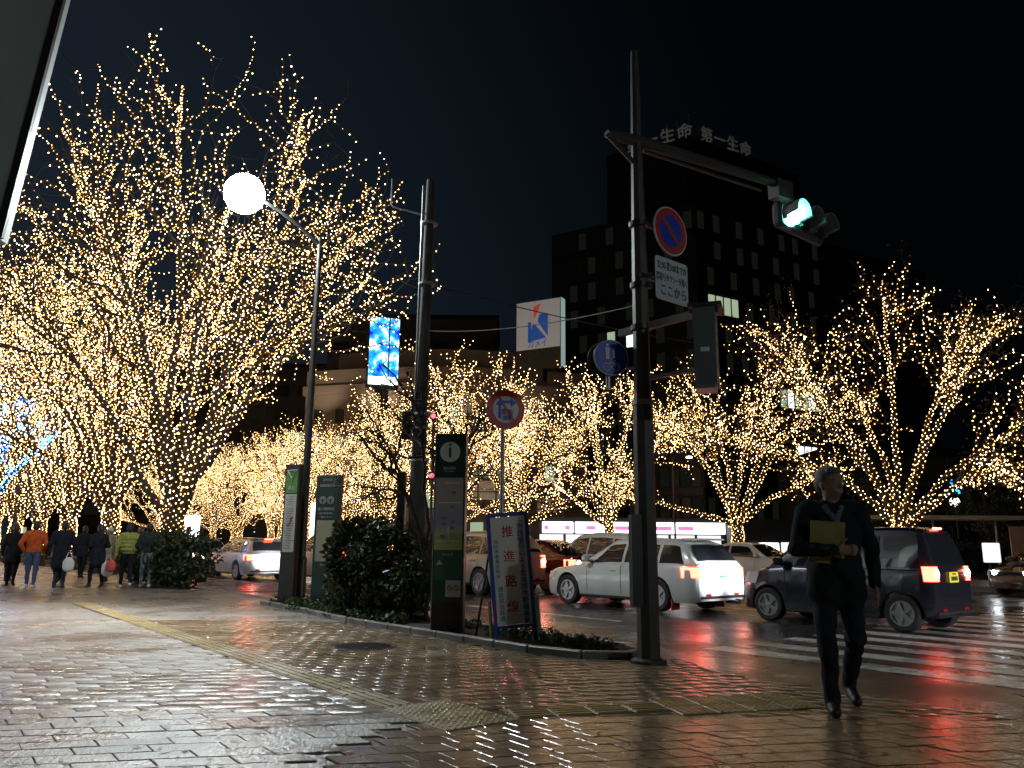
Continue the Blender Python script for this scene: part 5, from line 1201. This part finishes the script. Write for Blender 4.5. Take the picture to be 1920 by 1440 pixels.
mb = MB(); mb.box((0,2,1.5),(4,4,3)); mb.build('wall', M_DARKW, o); mb = MB(); mb.bbox((-.6,-.03,.9),(1.9,.06,1.1),.02); mb.build('window', emis('shop glare', (.85,.97,1), 6), o); mb = MB(); mb.bbox((.9,-.03,1.0),(.8,.06,1.0),.02); mb.build('window', M_STOREW, o)
# bus shelter roof, hoarding, conifers, neon and lamps on the right
o = empty('bus_shelter', (17.6,33.5,0), 0, 'long flat shelter roof behind the minivan at the right', 'shelter')
mb = MB(); mb.box((0,0,2.42),(6.0,1.8,.16), -.12); mb.build('roof', mat('shelter roof', (.30,.24,.17), .5), o)
mb = MB(); mb.box((1.1,-.78,2.42),(2.6,.2,.13), -.12); mb.build('roof_edge', mat('blue fascia', (.16,.28,.40), .4), o)
for x in (-2.6,0,2.6): mb = MB(); mb.tube([(x,.3,0),(x,.3,2.4)], .05, 8); mb.build('post', M_STEEL, o)
o = empty('hoarding', (20.6,31.5,0), .1, 'reddish beige plywood hoarding at the right edge', 'hoarding')
for k in range(4): mb = MB(); mb.bbox((-.9+.93*k,0,1.2),(.915,.05,1.7),.01); mb.build('panel', mat('plywood', (.40,.22,.16), .7, noise=.2, nscale=3), o)
for x in (-1.2,2.3): mb = MB(); mb.tube([(x,.1,0),(x,.1,2.0)], .04, 6); mb.build('post', M_STEEL, o)
mb = MB(); mb.bbox((-1.75,.6,1.05),(.7,.1,.75),.02); mb.build('lit_panel', M_STOREW, o)
M_CON = mat('conifer needles', (.035,.045,.018), .7)
for k, (x, y, h_, lab) in enumerate(((23.5,40,5.6,'rounded dark conifer right of the strung tree'),(27.5,41,5.2,'dark conifer at the right edge behind the hoarding'),(20.2,44,5.0,'dark conifer behind the strung tree trunk'))):
    o = empty('conifer', (x,y,0), 0, lab, 'tree', 'conifers on the right'); g = np.random.RandomState(200+k); P = []
    mb = MB(); mb.tube([(0,0,0),(.1,0,h_*.5),(-.1,.1,h_*.9)], [.16,.12,.05], 8); mb.build('trunk', M_BARK, o)
    for q in range(26):
        a = g.rand()*6.28; zz = 1.3+(h_-1.3)*g.rand(); rr = (2.4*(1-((zz-1.3)/(h_-1.0))**1.6)+.3)*g.uniform(.3,1); d = g.randn(330,3); P.append(np.array((rr*math.cos(a), rr*math.sin(a), zz))+d*np.array((.42,.42,.15)))
    tag(link('crown', leaf_mesh(np.concatenate(P), .07, 300+k, [M_CON, M_CON, M_LEAF2]), o), kind='stuff')
o = empty('neon_sign', (24.4,44.2,0), 0, 'small glowing blue neon squiggle above a white lamp at the right', 'sign')
mb = MB(); mb.tube([(-.12,0,4.9),(-.2,0,4.75),(-.05,0,4.62),(.05,0,4.55),(.0,0,4.4),(.12,0,4.3),(.22,0,4.32),(.2,0,4.15)], .055, 6); mb.build('neon_tube', emis('neon blue', (.02,.35,1), 5), o)
mb = MB(); mb.lathe([(.02,-.26),(.2,-.2),(.27,0),(.2,.2),(.02,.26)], 16, (-.1,0,3.72)); mb.build('lamp_globe', emis('globe', (1,.98,.9), 5), o, True); mb = MB(); mb.tube([(0,0.1,0),(0,.1,5)], .06, 8); mb.build('post', M_POLE, o)
# backs of road signs on gantries
def road_sign(loc, wd, hh, zc, label):
    o = facing('road_sign', loc, (-.1,-1), label, 'sign', 'road signs seen from behind'); 
    for k in range(3): mb = MB(); mb.bbox((0,zc-hh/2+hh*(k+.5)/3,0),(wd,hh/3-.03,.04),.01); mb.build('panel', M_STEEL, o)
    for x in (-wd*.28,wd*.28): mb = MB(); mb.box((x,zc,.06),(.07,hh*1.02,.06)); mb.build('rib', M_POLE, o)
    for y in (-hh*.25,hh*.25): mb = MB(); mb.box((0,zc+y,.10),(wd*1.02,.06,.05)); mb.build('rail', M_POLE, o)
    mb = MB(); mb.tube([(wd*.9,0,.16),(wd*.9,zc+.3,.16)], .09, 10); mb.build('post', M_POLEG, o); mb = MB(); mb.tube([(wd*.9,zc+.25,.16),(-wd*.3,zc+.25,.16)], .06, 8); mb.build('arm', M_POLEG, o)
road_sign((-1.55,52,0), 2.1, 2.1, 5.05, 'grey back of a large road sign right of the information pillar'); road_sign((2.85,64,0), 1.5, 1.1, 4.25, 'grey back of a small road sign low behind the notice board')
# slim lamp across the street
o = empty('slim_lamp', (9.3,46,0), 0, 'slim lamp post with a small white light right of the signal pole', 'street lamp'); mb = MB(); mb.tube([(0,0,0),(0,0,6.1),(.1,0,6.25),(.95,0,6.3)], .055, 8); mb.build('pole', M_POLE, o); mb = MB(); mb.bbox((.95,0,6.22),(.34,.2,.1),.03); mb.build('luminaire', emis('small lamp', (.9,.97,1), 14), o)
# lit signs among the trees on the left
def lit_sign(loc, wd, hh, zc, m, label, mark=True):
    o = facing('lit_sign', loc, (.1,-1), label, 'sign', 'lit signs on the left'); mb = MB(); mb.bbox((0,zc,0),(wd,hh,.3),.05); mb.build('panel', m, o)
    mb = MB(); mb.tube([(0,0,0),(0,zc,-.0)], .08, 8); mb.build('post', M_POLE, o)
    if mark: fill(o, [(-wd*.15,zc+.1*hh),(wd*.12,zc+.14*hh),(wd*.14,zc-.02*hh),(wd*.02,zc-.2*hh),(-wd*.14,zc-.12*hh)], .16, M_INK, 'dark_mark')
M_GLARE = emis('sign glare', (1,.99,.97), 7); M_GLAREB = emis('sign glare blue', (.6,.75,1), 6)
lit_sign((-22.9,58,0), 1.3, 2.0, 2.05, M_GLARE, 'glaring white sign panel with a dark mark left of the silver car')
lit_sign((-24.2,57,0), .8, 1.0, 1.35, M_GLAREB, 'small bluish lit sign above the dark bush', False); lit_sign((-25.2,60,0), .9, 1.6, 3.3, M_GLARE, 'pale lit sign high left of the glaring panel', False)
lit_sign((-8.6,36,0), .55, 1.7, 2.1, emis('pale sign', (.95,.95,1), 4), 'pale lit sign between the timetable board and the green pillar', False)
# far red signal lamps
o = empty('far_traffic_signal', (-3.75,38,0), 0, 'far traffic signal glowing red right of the concrete pole', 'traffic light')
mb = MB(); mb.tube([(0,0,0),(0,0,7.4)], .07, 8); mb.build('pole', M_POLE, o)
for z in (7.2,4.35): mb = MB(); mb.bbox((0,-.1,z),(.32,.15,.36),.03); mb.build('housing', M_BLACK, o); mb = MB(); mb.lathe([(.11,0),(.1,-.03),(.001,-.04)], 14, (0,-.18,z), axis='Y'); mb.build('lens', emis('signal red', (1,.04,.08), 9), o)

# shop building along the left, with its projecting sign board
o = empty('shop_building', (0,0,0), 0, 'grey shop building along the left with a projecting board overhead', 'building')
M_WALL = mat('grey panel wall', (.30,.31,.30), .6, noise=.08, nscale=.6)
def uvbox(u0, u1, v0, v1, z0, z1, name, m, par):
    mb = MB(); P = [Wp(u0,v0),Wp(u1,v0),Wp(u1,v1),Wp(u0,v1)]; mb.prism([(p.x,p.y) for p in P], z0, z1); return mb.build(name, m, par)
uvbox(7, 52, -14, -8.2, 3.2, 22, 'upper_wall', M_WALL, o); uvbox(7, 52, -14, -8.35, 0, .45, 'plinth', M_DARKW, o)
for k in range(16):
    u0 = 7+2.8*k; uvbox(u0, u0+.3, -14, -8.2, .45, 3.2, 'pier', M_WALL, o); uvbox(u0+.3, u0+2.8, -8.6, -8.5, .45, 3.2, 'shop_window', emis('shopfront', (.92,.97,1), 2.2) if 4 <= k <= 6 else (emis('shopfront dim', (.92,.95,1), .5) if k > 6 else M_WIN), o)

P0, P1 = Vector((-5.72,9.0,8.3)), Vector((-6.12,9.0,4.72))
b_out = Vector((-2.6,.4,0)); th = Vector((-.02,.2,0))
mb = MB(); q = [P1, P0, P0+b_out, P1+b_out*.85]; mb.add([*q, *[p+th for p in q]], [(0,1,2,3),(7,6,5,4),(0,4,5,1),(1,5,6,2),(2,6,7,3),(3,7,4,0)]); mb.build('projecting_board', mat('board grey', (.46,.49,.46), .5), o)
mb = MB(); e = Vector((.05,-.03,0)); q = [P1+e, P0+e, P0-Vector((.05,.03,0)), P1-Vector((.05,.03,0))]; mb.add([*q, *[p+th*.3 for p in q]], [(0,1,2,3),(7,6,5,4),(0,4,5,1),(1,5,6,2),(2,6,7,3),(3,7,4,0)]); mb.build('board_trim', mat('trim dark red', (.06,.045,.045), .4, .3), o)
for z in (5.4, 7.2):
    mb = MB(); mb.tube([P1+b_out*.8+Vector((0,.2,z-4.55)), Wp(9.5,-8.1,z+.3)], .05, 6); mb.build('bracket', M_STEEL, o)

# fallen leaves on the wet paving
g = np.random.RandomState(77); P = []
while len(P) < 220:
    y = 4.6+9*g.rand()**1.6; x = g.uniform(-.7,.55)*y
    d_ = np.array((x, y))-A2
    if d_@V2 < -.75: P.append((x, y, .006))
P = np.array(P); n_ = len(P); a = g.rand(n_)*6.28; sz = g.uniform(.018,.04,n_)
dx = np.stack([np.cos(a), np.sin(a), np.zeros(n_)],1)*sz[:,None]; dy = np.stack([-np.sin(a), np.cos(a), np.zeros(n_)],1)*sz[:,None]*.5; up_ = np.array((0,0,.006))
V_ = np.stack([P-dx, P-dy+up_*g.rand(n_)[:,None], P+dx+up_*.5, P+dy+up_*g.rand(n_)[:,None]],1).reshape(-1,3); F_ = (np.array([[0,1,2],[0,2,3]])[None]+4*np.arange(n_)[:,None,None]).reshape(-1,3)
tag(link('fallen_leaves', fast_mesh('fallen_leaves', V_, F_, [mat('fallen leaf', (.16,.075,.02), .5), M_LEAFB], np.repeat(g.randint(2,size=n_),2))), 'small brown leaves scattered over the wet paving', 'leaves', kind='stuff')
